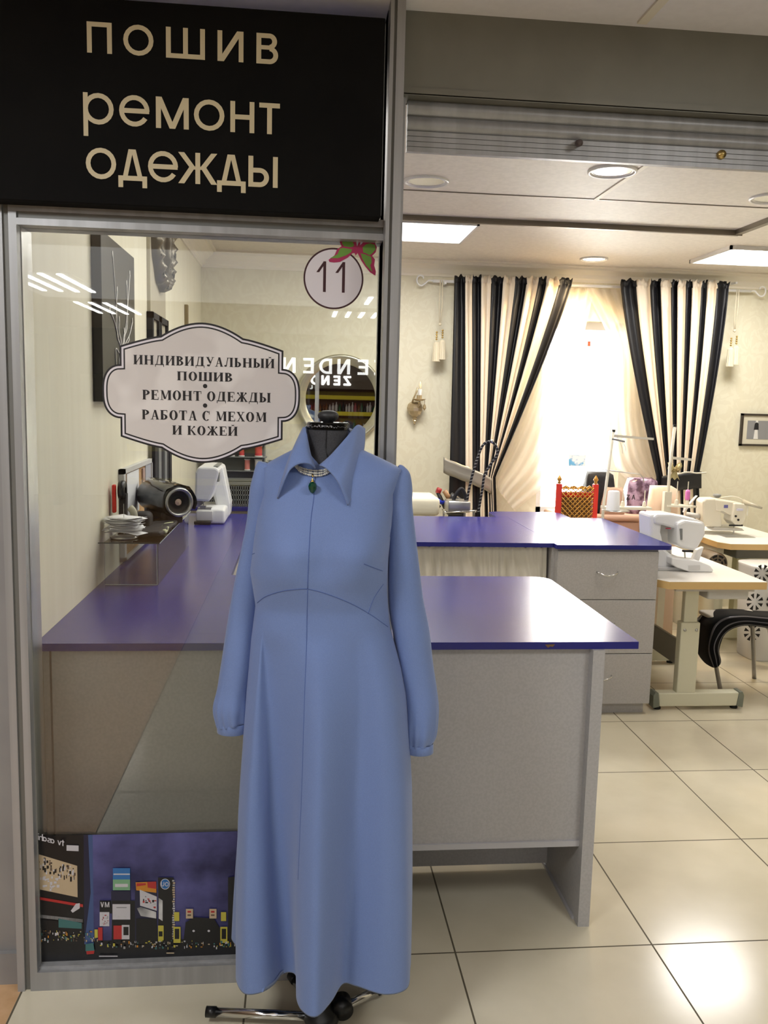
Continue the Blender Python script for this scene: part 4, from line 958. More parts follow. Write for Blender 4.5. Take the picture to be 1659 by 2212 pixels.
# tassels
def tassel(px, label, y0p, L):
    p = U(px, y0p, 'y', 4.19); t = thing('curtain_tassel', label, 'tassel', tuple(p), 0, None)
    tw = mat('tassel_cream', (214, 204, 178), .8)
    for dx in (-.012, .012): MB().tube([p+Vector((dx*.6, -.015, .01)), p+Vector((dx, -.012, -L*.5)), p+Vector((dx*.3, -.01, -L))], .004, n=8).build('cord', tw, t, True)
    MB().ball(p+Vector((0, -.01, -L)), .012, n=12).build('slide_bead', tw, t, True)
    for dx, dz in ((-.022, -.06), (.022, -.045)):
        c = p+Vector((dx, -.01, -L+dz))
        b = MB()
        for k in range(4): b.ball(c+Vector((0, 0, -.017*k)), .008, n=10)
        b.build('tassel_beads', mat('gold', (200, 170, 100), .3, 1), t, True)
        b = MB(); rows = []
        for i, (r, z) in enumerate(((.012, -.07), (.02, -.085), (.022, -.11), (.024, -.16), (.027, -.215))):
            rows.append([c+Vector((r*(1+.12*(k % 2))*math.cos(2*PI*k/24), r*(1+.12*(k % 2))*math.sin(2*PI*k/24), z)) for k in range(24)])
        b.grid(rows, closed=True, caps=True).build('fringe', tw, t)
tassel(953, 'cream double tassel hanging from the left end of the curtain rod', 609, .31)
tassel(1592, 'cream double tassel hanging from the right end of the curtain rod', 629, .30)
# tie-backs
def band(pts, w, name, m, label, cat, y=4.07):
    P_ = resample(catmull([Vector((a, b, 0)) for a, b in pts], 8), 24); rows = []
    for k in range(6):
        rows.append([U(p.x, p.y+(k/5-.5)*w+math.sin(i*.9)*.6, 'y', y-.03*math.sin(PI*i/23)-.006*math.sin(k*2.4)) for i, p in enumerate(P_)])
    tag(MB().grid(rows).build(name, m, smooth=True, solid=.004), label, cat)
M_silk = mat('grey_satin_ribbon', (150, 146, 136), .3, .3)
band([(958, 1004), (975, 1012), (1010, 1025), (1040, 1038), (1062, 1050)], 34, 'curtain_tieback', M_silk, 'shiny grey satin band tying the left striped curtain', 'tieback')
band([(1430, 1046), (1445, 1044), (1480, 1040), (1515, 1036)], 36, 'curtain_tieback', M_satinb, 'black cloth band tying the right striped curtain', 'tieback')
t = thing('gold_bow', 'metallic gold ribbon bow on the tieback of the right curtain', 'bow', tuple(U(1460, 1015, 'y', 4.02)))
M_bow = mat('gold_ribbon', (176, 164, 122), .3, .5)
for ang, L in ((25, .06), (155, .06)):
    p = U(1456, 1013, 'y', 4.02); a = math.radians(ang); b = MB(); rows = []
    for k in range(11):
        u = k/10; rows.append([p+Vector((L*u*math.cos(a), -.012*math.sin(PI*u)+dy, L*u*math.sin(a)+(.006+.03*math.sin(PI*min(1, u*1.1)*.8))*sgn)) for sgn, dy in ((-1, 0), (0, -.02), (1, 0))])
    b.grid(rows).build('loop', M_bow, t, True, solid=.002)
for dx in (-.018, .022):
    p = U(1456, 1013, 'y', 4.02); MB().add([p+Vector((-.01, -.005, 0)), p+Vector((.01, -.005, 0)), p+Vector((dx+.024, -.01, -.085)), p+Vector((dx+.004, -.01, -.065)), p+Vector((dx-.016, -.01, -.085))], [(0, 1, 2, 3, 4)]).build('tail', M_bow, t, solid=.002)
MB().ball(U(1456, 1013, 'y', 4.01), .014, n=12).build('knot', M_bow, t, True)
# ------------------------------------------------------------------ on the back wall
c = U(736, 862, 'y', 4.28)
t = thing('round_mirror', 'round wall mirror in a wide champagne silver frame behind the dress form', 'mirror', (c.x, 4.28, c.z-.33))
fp = [(.262, .012), (.268, -.012), (.28, -.012), (.286, -.022), (.298, -.022), (.31, -.034), (.322, -.038), (.332, -.03), (.336, -.015), (.336, .02)]
MB().lathe([(r, 4.28+d) for r, d in fp], (c.x, 0, c.z), 'y', 96).build('frame', M_silverf, t, True)
MB().lathe([(.265, 4.281), (.004, 4.281), (.0001, 4.281)], (c.x, 0, c.z), 'y', 96).build('mirror_glass', M_mirror, t)
# crystal wall lamp
c = U(896, 875, 'y', 4.27); t = thing('wall_sconce', 'ornate crystal wall lamp with a candle tube left of the window', 'wall lamp', (c.x, 4.27, c.z-.13))
M_cry = mat('smoky_crystal', (176, 158, 124), .15, .45)
MB().lathe([(.001, -.15), (.008, -.14), (.006, -.13), (.014, -.122), (.01, -.112), (.02, -.102), (.014, -.092), (.045, -.07), (.058, -.045), (.062, -.02), (.055, .005), (.04, .02), (.02, .03)], (c.x, 4.25, c.z), 'z', 10).build('backplate', M_cry, t)
MB().tube(catmull([(c.x, 4.24, c.z-.03), (c.x+.01, 4.2, c.z-.02), (c.x+.025, 4.18, c.z+.005), (c.x+.025, 4.18, c.z+.03)], 6), .006, n=8).build('arm', M_cry, t, True)
MB().lathe([(.001, .03), (.03, .033), (.052, .045), (.05, .048), (.02, .04), (.02, .075), (.001, .075)], (c.x+.02, 4.18, c.z), 'z', 20).build('drip_dish', M_cry, t)
MB().lathe([(.014, .07), (.015, .12), (.001, .12)], (c.x+.025, 4.18, c.z), 'z', 16).build('candle_tube', M_offw, t, True)
MB().lathe([(.001, .12), (.01, .13), (.012, .15), (.006, .17), (.001, .18)], (c.x+.025, 4.18, c.z), 'z', 12).build('bulb', mat('bulb_glass', (240, 226, 190), .1), t, True)
MB().lathe([(.001, -.04), (.014, -.02), (.01, 0), (.002, .012), (.002, .04)], (c.x+.062, 4.18, c.z), 'z', 6).build('crystal_drop', M_cry, t)
MB().tube(catmull([(c.x-.03, 4.24, c.z), (c.x-.02, 4.2, c.z+.05), (c.x, 4.2, c.z+.1), (c.x+.01, 4.21, c.z+.13)], 6), .007, n=8).build('scroll', M_cry, t, True)
# framed picture at the right
a = U(1603, 893, 'y', 4.28); z0 = U(1601, 963, 'y', 4.28).z
t = thing('framed_photo', 'black framed photograph with a wide mat hanging right of the curtains', 'picture', (a.x+.19, 4.28, z0))
x0, x1, z1 = a.x, a.x+.38, a.z
b = MB()
for q0, q1 in (((x0, z0), (x1, z0+.016)), ((x0, z1-.016), (x1, z1)), ((x0, z0), (x0+.016, z1)), ((x1-.016, z0), (x1, z1))): b.box((q0[0], 4.275, q0[1]), (q1[0], YB, q1[1]))
b.build('frame', mat('dark_wood', (52, 44, 36), .4), t)
MB().box((x0+.01, 4.285, z0+.01), (x1-.01, 4.298, z1-.01)).build('mat_board', mat('mat_board', (204, 198, 178), .7), t)
MB().box((x0+.055, 4.283, z0+.055), (x1-.055, 4.286, z1-.055)).build('print', mat('photo_grey', (132, 132, 134), .4), t)
fx = x0+.13
MB().prism([(fx-.018, z0+.057), (fx+.02, z0+.057), (fx+.012, z0+.13), (fx-.012, z0+.13)], 4.281, 4.2835).prism([(fx-.02, z0+.13), (fx+.02, z0+.13), (fx+.016, z0+.18), (fx, z0+.19), (fx-.014, z0+.18)], 4.281, 4.2835, 1).prism([(fx-.008, z0+.188), (fx+.012, z0+.188), (fx+.01, z0+.205), (fx-.006, z0+.205)], 4.281, 4.2835).build('figure', [mat('photo_white', (214, 212, 208), .5), M_black], t)
# ------------------------------------------------------------------ on the left wall
t = thing('twig_canvas', 'black square canvas with a white vase of twigs on the left wall', 'painting', (XL+.02, 1.16, 1.575))
cx0, cx1 = XL, XL+.035
MB().box((cx0, .86, 1.575), (cx1, 1.475, 2.17)).build('canvas', mat('black_canvas', (26, 26, 27), .35), t, bev=.002)
tw = MB(); rt_ = random.Random(4)
def TP(u, v): return Vector((cx1+.0015, .86+u*.615, 1.575+v*.595))
stems = [((.55, .34), (.42, .5), (.30, .9), 1), ((.5, .34), (.36, .52), (.42, .7), 1), ((.52, .34), (.32, .5), (.2, .55), 1), ((.55, .34), (.68, .52), (.83, .86), 1), ((.57, .34), (.72, .52), (.72, .78), 1), ((.57, .34), (.8, .46), (.9, .55), 1), ((.55, .34), (.46, .45), (.47, .52), 1), ((.56, .34), (.62, .42), (.62, .46), 1), ((.57, .34), (.74, .4), (.78, .42), 1), ((.53, .34), (.4, .42), (.38, .54), 1), ((.53, .3), (.35, .33), (.36, .2), 0), ((.58, .3), (.78, .3), (.76, .18), 0)]
for a, b, c, bud in stems:
    P_ = catmull([TP(*a), TP((a[0]+b[0])/2+rt_.uniform(-.02, .02), (a[1]+b[1])/2), TP(*b), TP(*c)], 6); tw.tube(P_, .0022, n=5)
    if bud: tw.ball(TP(c[0], c[1]+.01), .001, .008, .012, n=8)
for k in range(9):
    x0_, x1_ = .44+.03*k, .5+.013*k; tw.tube(catmull([TP(.5+.012*k, .34), TP(x0_, .24), TP(.51+.011*k, .12), TP(.47+.02*k, .015)], 6), .002, n=5)
tw.build('painted_twigs', mat('silver_paint', (222, 218, 212), .4, .1), t, True)
# oval silver framed mirror
t = thing('oval_mirror', 'oval mirror in a carved antique silver frame high on the left wall', 'mirror', (XL+.03, 2.27, 2.13))
oc = (2.27, 2.43); rows = []; ra, rb_ = .27, .3
prf = [(.72, .006), (.72, .028), (.76, .034), (.79, .03), (.83, .042), (.9, .05), (.96, .04), (1.0, .022), (1.0, .0)]
for k in range(96):
    a = 2*PI*k/96; lob = 1+.02*math.cos(a*12)+(.05 if False else 0)
    rows.append([Vector((XL+.016+d*(1+.25*math.sin(a*24)*(.83 < q < .97)), oc[0]+ra*q*lob*math.cos(a), oc[1]+min(rb_, .3)*q*lob*math.sin(a)*(.75 if math.sin(a) > 0 else 1))) for q, d in prf])
rows.append(rows[0])
MB().grid(rows).build('frame', M_antique, t, True)
be = MB()
for k in range(70):
    a = 2*PI*k/70; be.ball((XL+.048, oc[0]+ra*.775*math.cos(a), oc[1]+.3*.775*math.sin(a)*(.75 if math.sin(a) > 0 else 1)), .006, n=6)
be.build('beading', M_antique, t, True)
cv = MB()
for k in range(14):
    a = 2*PI*k/14+.1; cc = Vector((XL+.06, oc[0]+ra*.9*math.cos(a), oc[1]+.3*.9*math.sin(a)*(.75 if math.sin(a) > 0 else 1)))
    cv.tube([cc+Vector((.004*math.sin(j*.5), .022*(1-j/14)*math.cos(j*.75+a), .022*(1-j/14)*math.sin(j*.75+a))) for j in range(13)], .0042, n=6)
cv.build('carving', M_antd, t, True)
b = MB(); b.add([(XL+.024, oc[0]+ra*.74*math.cos(2*PI*k/48), oc[1]+.3*.74*math.sin(2*PI*k/48)*(.75 if k < 24 else 1)) for k in range(48)], [tuple(range(48))]); b.build('mirror_glass', M_mirror, t)
def wallframe(y0, y1, z0, z1, label, name='wall_frame', inner=M_paper):
    t = thing(name, label, 'picture frame', (XL+.02, (y0+y1)/2, z0)); x0, x1 = XL+.001, XL+.03; b = MB(); w = .03
    for q0, q1 in (((y0, z0), (y1, z0+w)), ((y0, z1-w), (y1, z1)), ((y0, z0), (y0+w, z1)), ((y1-w, z0), (y1, z1))): b.box((x0, q0[0], q0[1]), (x1, q1[0], q1[1]))
    b.build('frame', M_black, t); MB().box((x0, y0+.01, z0+.01), (x0+.012, y1-.01, z1-.01)).build('print', inner, t)
M_pg = noisy(mat('print_grey', (190, 190, 192), .5), 8, (120, 120, 122), (214, 214, 214), .42, .6)
wallframe(1.965, 2.19, 1.62, 2.0, 'black framed picture on the left wall just above the scalloped sticker', inner=M_pg)
wallframe(2.215, 2.47, 1.62, 2.0, 'black framed picture on the left wall further from the window pane', inner=M_pg)
# dark standing rulers / panels beneath
t = thing('garment_rails', 'bundle of tall black and grey strips leaning on the left wall', 'strips', (XL+.03, 2.2, TZ))
for k, (y, m_) in enumerate(((1.97, M_black), (2.06, M_greyp), (2.15, M_black), (2.25, M_greyp), (2.34, M_black), (2.42, M_black))):
    MB().box((XL+.018, y, TZ+.001), (XL+.035+.004*(k % 2), y+.075, 1.5)).build('strip', m_, t, bev=.002)
# cork board
t = thing('cork_board', 'cork board with pinned papers leaning on the left wall', 'board', (XL+.01, 1.62, .92))
MB().box((XL+.001, 1.3, .925), (XL+.014, 1.955, 1.29)).build('cork', M_cork, t)
b = MB()
for q0, q1 in (((1.27, .918), (1.97, .935)), ((1.27, 1.28), (1.97, 1.3)), ((1.27, .918), (1.31, 1.3)), ((1.95, .918), (1.97, 1.3))): b.box((XL+.001, q0[0], q0[1]), (XL+.022, q1[0], q1[1]))
b.build('frame', M_offw, t)
MB().box((XL+.015, 1.36, 1.09), (XL+.017, 1.63, 1.275)).build('pinned_sheet', M_paper, t)
MB().box((XL+.015, 1.80, 1.06), (XL+.018, 1.94, 1.285)).build('pinned_sheet', mat('printed_sheet', (170, 172, 180), .7), t)
MB().box((XL+.015, 1.71, 1.11), (XL+.022, 1.76, 1.27)).build('pinned_tag', mat('tag_pinkish', (176, 150, 140), .7), t)
t = tag(MB().box((XL+.001, 3.35, 1.9), (XL+.02, 3.40, 2.18)).build('wall_lath', mat('raw_lath', (140, 122, 86), .7)), 'short brown lath fixed upright on the left wall near the corner', 'lath')
tag(MB().prism([(3.42, 2.12), (4.2, 1.86), (4.2, 1.75), (3.42, 1.75)], XL+.001, XL+.012, ax='x').build('wall_panel', mat('cream_board', (236, 230, 208), .6)), 'cream board with a slanted top on the left wall at the corner', 'board')
# ------------------------------------------------------------------ acrylic stand and the things on it
ya = .883; zt_ = 1.062
t = thing('acrylic_stand', 'clear acrylic bench standing on the counter at the left wall', 'stand', (-1.09, 1.3, TZ))
MB().box((-1.178, ya-.012, zt_), (-.978, 1.79, zt_+.004)).build('shelf', M_acryl, t)
MB().box((-.99, ya+.0, TZ+.001), (-.986, 1.78, zt_)).build('side_wall', M_acryl, t)
MB().box((-1.178, ya, TZ+.001), (-.99, ya+.004, zt_)).build('front_wall', M_acryl, t)
ed = mat('acrylic_edge', (190, 204, 204), .2)
b = MB()
for q0, q1 in (((-.991, ya-.001, TZ+.001), (-.9885, ya+.001, zt_)), ((-1.178, ya-.001, TZ+.001), (-.99, ya+.001, TZ+.0035)), ((-.991, 1.779, TZ), (-.9885, 1.781, zt_))): b.box(q0, q1)
b.build('polished_edge', ed, t)
MB().box((-1.198, ya-.0135, zt_), (-.978, ya-.012, zt_+.004)).build('front_edge', mat('dark_acrylic_edge', (60, 72, 70), .2), t)
MB().box((-.979, ya-.012, zt_+.001), (-.977, 1.79, zt_+.003)).build('side_edge', ed, t)
zs_ = zt_+.004
# paper stack on a spike
t = thing('receipt_stack', 'pile of loose white slips on a spike at the front of the acrylic stand', 'papers', (-1.13, .97, zs_))
rp = random.Random(8)
for k in range(13):
    a = rp.uniform(-.7, .7); w, h = rp.uniform(.05, .075), rp.uniform(.035, .05); cx, cy = -1.125+rp.uniform(-.008, .012), .975+rp.uniform(-.01, .01); z = zs_+.028+k*.0042
    rows = []
    for i in range(5):
        rows.append([Vector((cx+(u*w)*math.cos(a)-(v*h)*math.sin(a), cy+(u*w)*math.sin(a)+(v*h)*math.cos(a), z+.008*(u*u)*rp.choice((1, 1, -.5))+.003*v)) for v in (-1, 0, 1) for u in [(-1+i*.5)]])
    rows = [[Vector((cx+(u*w)*math.cos(a)-(v*h)*math.sin(a), cy+(u*w)*math.sin(a)+(v*h)*math.cos(a), z+.007*u*u*(1 if k % 3 else -1))) for v in (-1, 0, 1)] for u in (-1, -.5, 0, .5, 1)]
    MB().grid(rows).build('paper_slip', M_paper, t, True, solid=.0006)
MB().tube([(-1.125, .975, zs_), (-1.125, .975, zs_+.13)], .0012, n=6).build('spike', M_steel, t)
MB().lathe([(.001, zs_), (.05, zs_+.001), (.053, zs_+.006), (.03, zs_+.01), (.001, zs_+.012)], (-1.125, .975, 0), 'z', 24).build('spike_base', M_steel, t, True)
MB().box((-1.17, 1.02, zs_), (-1.1, 1.06, zs_+.022)).build('x_tmp', M_dark) if False else None
# stapler-like tape dispenser with red parts
t = thing('tape_dispenser', 'black and red hand tool standing by the wall behind the white slips', 'tool', (-1.16, 1.12, zs_))
MB().lathe([(.012, -.012), (.036, -.012), (.04, 0), (.036, .012), (.012, .012)], (-1.16, 1.13, zs_+.165), 'x', 24).build('wheel', M_dark, t, True)
MB().box((-1.178, 1.10, zs_), (-1.13, 1.17, zs_+.06), bev=.01).build('base', M_dark, t, True)
MB().prism([(1.10, zs_+.05), (1.15, zs_+.05), (1.16, zs_+.15), (1.12, zs_+.15)], -1.17, -1.145, ax='x').build('upright', M_black, t)
MB().box((-1.192, 1.085, zs_+.08), (-1.178, 1.11, zs_+.19), bev=.005).build('red_handle', M_red, t, True)
# glove
c = Vector((-1.1, 1.15, zs_+.075))
t = thing('black_pouch', 'small black pouch with a pale label beside the black and red tool', 'pouch', (-1.1, 1.16, zs_))
MB().box((-1.125, 1.12, zs_), (-1.055, 1.22, zs_+.075), bev=.02).build('bag', M_black, t, True)
MB().tube(catmull([(-1.13, 1.11, zs_+.10), (-1.115, 1.105, zs_+.085), (-1.11, 1.103, zs_+.06), (-1.105, 1.10, zs_+.04)], 5), [.004]+[.014]*14+[.004], n=10).build('label', mat('pale_cloth', (190, 186, 166), .7), t, True)
# speaker in a film bag
t = thing('speaker', 'black cylinder speaker with a silver ring on the acrylic stand', 'speaker', (-1.07, 1.5, zs_+.04))
t.location = (0, 0, 0); fc = U(386, 1085, 'y', 1.33); t.location = (fc.x, 1.33, fc.z); t.rotation_euler.z = math.radians(30); r = .066; z_f = zs_-fc.z
BL = lambda mb, n, m_, **k: mb.build(n, m_, t, True, world=False, **k)
BL(MB().lathe([(.001, .34), (r*.9, .335), (r, .32), (r, .02), (r*.96, .004), (r*.86, 0)], (0, 0, 0), 'y', 40), 'body', mat('speaker_black', (20, 20, 22), .3))
BL(MB().lathe([(r*.9, .002), (r*.92, -.008), (r*.84, -.012), (r*.72, -.004), (r*.68, .01)], (0, 0, 0), 'y', 40), 'silver_ring', M_steel)
BL(MB().lathe([(r*.7, .008), (r*.5, .014), (r*.24, .016), (r*.2, .006), (.001, .003)], (0, 0, 0), 'y', 32), 'speaker_cone', mat('cone_black', (30, 28, 28), .5))
BL(MB().lathe([(.014, .004), (.001, -.001)], (0, 0, 0), 'y', 16), 'dust_cap', mat('cap_copper', (210, 180, 160), .4))
for y in (.05, .25): BL(MB().box((-.04, y, z_f), (.04, y+.05, -.04), bev=.006), 'foot', M_dark)
rows = []; rf = random.Random(11)
for i in range(12):
    rows.append([Vector(((r+.006+rf.uniform(0, .008))*math.cos(a), -.01+i*.031, (r+.006+rf.uniform(0, .01))*math.sin(a))) for a in [math.radians(-25+20*k) for k in range(12)]])
BL(MB().grid(rows), 'film_cover', M_film)
# folded cloths under the speaker
def cloth(P0, P1, w, name, m_, label, z, th=.012, wav=.004):
    rows = []; a = Vector(P0); b = Vector(P1); d = (b-a).normalized(); n = Vector((-d.y, d.x, 0))
    for i in range(13):
        u = i/12; rows.append([a.lerp(b, u)+n*w*(v/6-.5)+Vector((0, 0, z+th/2+wav*math.sin(i*1.7+v*.9))) for v in range(7)])
    return tag(MB().grid(rows).build(name, m_, smooth=True, solid=th, sub=1), label, 'cloth')
cloth((-1.04, .98, 0), (-1.02, 1.32, 0), .1, 'folded_cloth', M_black, 'dark folded cloth under the speaker on the acrylic stand', zs_+.003, .02)
cloth((-1.0, 1.05, 0), (-1.0, 1.28, 0), .035, 'folded_cloth', mat('pale_green_cloth', (196, 200, 160), .8), 'pale green cloth edge beside the dark folded cloth', zs_+.004, .016, .006)
# ------------------------------------------------------------------ household sewing machine (left)
def machine(name, label, loc, rz, k=1.0, free_arm=False):
    t = thing(name, label, 'sewing machine', loc, rz)
    B_ = lambda mb, n, m_, par=t, **kw: mb.build(n, m_, par, world=False, **kw)
    # x runs along the arm: needle head at -x, wheel end at +x
    B_(MB().box((-.20, -.085, .0), (.2, .085, .07), bev=.018), 'base', M_white, smooth=True)
    B_(MB().box((.075, -.075, .05), (.2, .08, .28), bev=.03), 'column', M_white, smooth=True)
    B_(MB().box((-.2, -.07, .2), (.195, .075, .305), bev=.028), 'arm', M_white, smooth=True)
    B_(MB().box((-.205, -.078, .14), (-.095, .072, .285), bev=.02), 'head', M_white, smooth=True)
    B_(MB().box((-.19, .02, .303), (.1, .07, .312), bev=.004), 'top_cover', M_offw, smooth=True)
    B_(MB().box((-.21, -.095, .004), (-.06, -.03, .066), bev=.01), 'accessory_tray', M_offw, smooth=True)
    B_(MB().tube([(-.15, -.02, .145), (-.15, -.02, .075)], .0025, n=8), 'needle_bar', M_steel, smooth=True)
    B_(MB().box((-.165, -.032, .074), (-.135, -.008, .08)).box((-.156, -.024, .08), (-.144, -.014, .12)), 'presser_foot', M_steel)
    B_(MB().box((-.19, -.06, .0695), (-.1, .03, .072)), 'needle_plate', M_steel)
    B_(MB().box((-.175, -.045, .12), (-.13, -.03, .14)), 'needle_clamp', M_dark)
    B_(MB().lathe([(.001, .2), (.035, .2), (.038, .206), (.038, .222), (.03, .226), (.001, .226)], (0, .0, .22), 'x', 28), 'hand_wheel', M_offw, smooth=True)
    return t
def m_left():
    # seen from its needle end: long axis runs away from the viewer
    t = thing('sewing_machine', 'white sewing machine on the middle counter next to the acrylic stand', 'sewing machine', (-.95, 2.6, TZ))
    x0, x1 = -1.035, -.872; y0 = 2.47
    pr_ = [(-1.035, .995), (-1.033, 1.02)]
    MB().box((-1.03, y0, TZ+.001), (-.875, y0+.36, TZ+.085), bev=.016).build('base', M_white, t, True)
    MB().prism([(-.93, TZ+.01), (-.868, TZ+.01), (-.862, TZ+.09), (-.905, 1.215), (-.955, 1.22), (-.97, 1.1)], y0+.2, y0+.38).build('column', M_white, t, bev=.015)
    MB().prism([(-1.04, TZ+.13), (-1.036, 1.19), (-1.02, 1.222), (-.925, 1.222), (-.905, 1.205), (-.93, TZ+.2), (-.96, TZ+.125)], y0-.0, y0+.37).build('arm', M_white, t, bev=.012)
    MB().box((-.94, y0+.03, 1.2215), (-.915, y0+.3, 1.226)).build('dial_panel', M_greyp, t)
    MB().box((-.922, y0+.02, 1.14), (-.909, y0+.09, 1.19)).build('display', M_greyp, t)
    MB().box((-1.03, y0-.012, TZ+.02), (-.94, y0+.01, TZ+.075), bev=.004).build('accessory_tray', M_offw, t, True)
    MB().tube([(-.995, y0+.03, TZ+.14), (-.995, y0+.03, TZ+.086)], .003, n=8).build('needle_bar', M_steel, t)
    MB().box((-1.012, y0+.015, TZ+.088), (-.98, y0+.04, TZ+.1)).build('presser_foot', M_steel, t)
    MB().box((-1.025, y0+.005, TZ+.0845), (-.95, y0+.07, TZ+.088)).build('needle_plate', M_steel, t)
    MB().box((-1.04, y0-.03, TZ+.002), (-.95, y0, TZ+.02), bev=.004).build('foot_pedal_rest', M_dark, t, True)
m_left()
# plastic baskets behind it
def basket(x0, x1, y0, y1, z0, h, label, name='plastic_basket'):
    t = thing(name, label, 'basket', ((x0+x1)/2, (y0+y1)/2, z0)); b = MB(); w = .004; n = 10
    b.box((x0, y0, z0), (x1, y1, z0+w)); b.box((x0-.006, y0-.006, z0+h-.02), (x1+.006, y0+w, z0+h)); b.box((x0-.006, y1-w, z0+h-.02), (x1+.006, y1+.006, z0+h)); b.box((x0-.006, y0, z0+h-.02), (x0+w, y1, z0+h)); b.box((x1-w, y0, z0+h-.02), (x1+.006, y1, z0+h))
    for k in range(5):
        z = z0+.012+k*(h-.035)/4
        b.box((x0, y0, z-.004), (x1, y0+w, z+.004)); b.box((x1-w, y0, z-.004), (x1, y1, z+.004))
    nx = int((x1-x0)/.014)
    for i in range(nx+1): x = x0+(x1-x0-w)*i/nx; b.box((x, y0, z0), (x+.006, y0+w, z0+h-.02))
    for i in range(14): y = y0+(y1-y0-w)*i/13; b.box((x1-w, y, z0), (x1, y+.006, z0+h-.02))
    b.box((x0+w, y0+.012, z0+w), (x1-.012, y1-w, z0+h*.8), 1)
    b.build('basket_body', [M_greyp, M_holeshade], t)
basket(-1.06, -.77, 3.28, 3.55, TZ+.001, .16, 'grey slotted basket right behind the white sewing machine')
basket(-.69, -.46, 3.72, 4.02, TZ+.001, .13, 'grey slotted basket beside the dress sleeve at the back wall')
basket(-.69, -.46, 3.73, 4.01, TZ+.135, .12, 'upper grey slotted basket stacked on another one at the back wall')
# grey rack with spools and jars
t = thing('spool_rack', 'grey rack standing behind the white sewing machine at the back wall', 'rack', (-.95, 4.1, TZ))
MB().box((-1.08, 4.05, TZ+.001), (-.72, 4.28, 1.36)).build('rack_back', mat('rack_grey', (112, 116, 114), .5), t)
for k in range(3): MB().box((-1.08, 3.92, 1.08+.1*k), (-.7, 4.05, 1.085+.1*k)).build('rack_shelf', M_greyp, t)
cols = ((200, 70, 70), (214, 130, 120), (225, 225, 225), (120, 60, 40), (230, 180, 60))
for i, (x, z, c_, r_) in enumerate(((-.76, 1.09, 2, .03), (-.76, 1.19, 0, .03), (-.95, 1.19, 3, .022), (-.88, 1.19, 0, .022), (-1.03, 1.19, 4, .022), (-.76, 1.29, 2, .03), (-.84, 1.09, 1, .022))):
    m_ = mat('thread_%s' % ('red', 'salmon', 'white', 'brown', 'yellow')[c_], cols[c_], .6); zz = z-.004
    sp_ = MB().lathe([(.001, zz), (r_, zz), (r_, zz+.006), (r_*.85, zz+.008), (r_*.85, zz+.075), (r_, zz+.077), (r_, zz+.083), (.001, zz+.083)], (x, 3.965, 0), 'z', 20, mfun=lambda a, b: 1 if a == 3 else 0)
    where = ('at the right end of the bottom shelf', 'at the right end of the middle shelf', 'in the middle of the middle shelf', 'right of the brown spool', 'at the left end of the middle shelf', 'at the right end of the top shelf', 'left of the white spool on the bottom shelf')[i]
    tag(sp_.build('thread_spool', [M_offw, m_], smooth=True, angle=.6), '%s thread spool %s of the grey rack' % (('red', 'salmon', 'white', 'brown', 'yellow')[c_], where), 'thread spool', 'thread spools on the grey rack')
# ------------------------------------------------------------------ iron corner behind the middle counter
t = thing('ironing_board', 'cream padded ironing board standing behind the middle counter', 'ironing board', (.2, 3.4, 0))
MB().box((-.15, 3.25, .86), (.46, 3.6, .985), bev=.03).build('padded_top', mat('cream_pad', (226, 220, 198), .8), t, True)
for x in (-.1, .4): MB().tube([(x, 3.42, 0), (x, 3.42, .87)], .015, n=12).build('leg', M_offw, t, True)
iz = .99
t = thing('steam_iron', 'chrome steam iron on a wire rest with a braided cord', 'iron', (.5, 3.25, .93))
a = U(962, 1090, 'y', 3.2); b_ = U(1010, 1104, 'y', 3.2)
MB().box((a.x, 3.1, b_.z), (b_.x, 3.25, a.z+.035), bev=.012).build('sole', M_steel, t, True)
MB().tube(catmull([U(978, 1085, 'y', 3.17), U(985, 1068, 'y', 3.17), U(996, 1056, 'y', 3.17), U(1003, 1064, 'y', 3.17), U(1008, 1085, 'y', 3.17)], 6), .012, n=12).build('handle', M_black, t, True)
for dy in (0, .12): MB().tube([U(958, 1108, 'y', 3.1+dy), U(1030, 1103, 'y', 3.1+dy)], .004, n=8).build('rest_wire', M_chrome, t, True)
for px_ in (962, 1008, 1028): q = U(px_, 1106, 'y', 3.1); MB().tube([q, q+Vector((0, .12, 0))], .004, n=8).build('rest_wire', M_chrome, t, True); MB().tube([q+Vector((0, .06, 0)), Vector((q.x, q.y+.06, 0))], .006, n=8).build('rest_leg', M_steel, t)
b = MB(); cpts = catmull([U(x, y, 'y', 3.12) for x, y in ((1008, 1095), (1012, 1062), (1022, 1020), (1033, 985), (1043, 962), (1055, 954), (1066, 957), (1074, 970), (1072, 985), (1060, 1003), (1047, 1025), (1042, 1055), (1037, 1085), (1033, 1108))], 8)
b.tube(cpts, .0085, n=10, mi=0); rc = resample(cpts, 90)
for k in range(0, 89): 
    q = rc[k]; d = (rc[min(k+1, 89)]-rc[k]).normalized(); n_ = Vector((0, -1, 0)); s_ = d.cross(n_)
    if k % 2 == 0: b.tube([q-s_*.008-d*.004+n_*.004, q+n_*.0092, q+s_*.008+d*.004+n_*.004], .0012, 1, n=5)
b.build('braided_cord', [M_black, M_offw], t, True)
q = U(1062, 953, 'y', 3.12); MB().ball(q, .012, n=12).build('cord_clamp', M_steel, t, True)
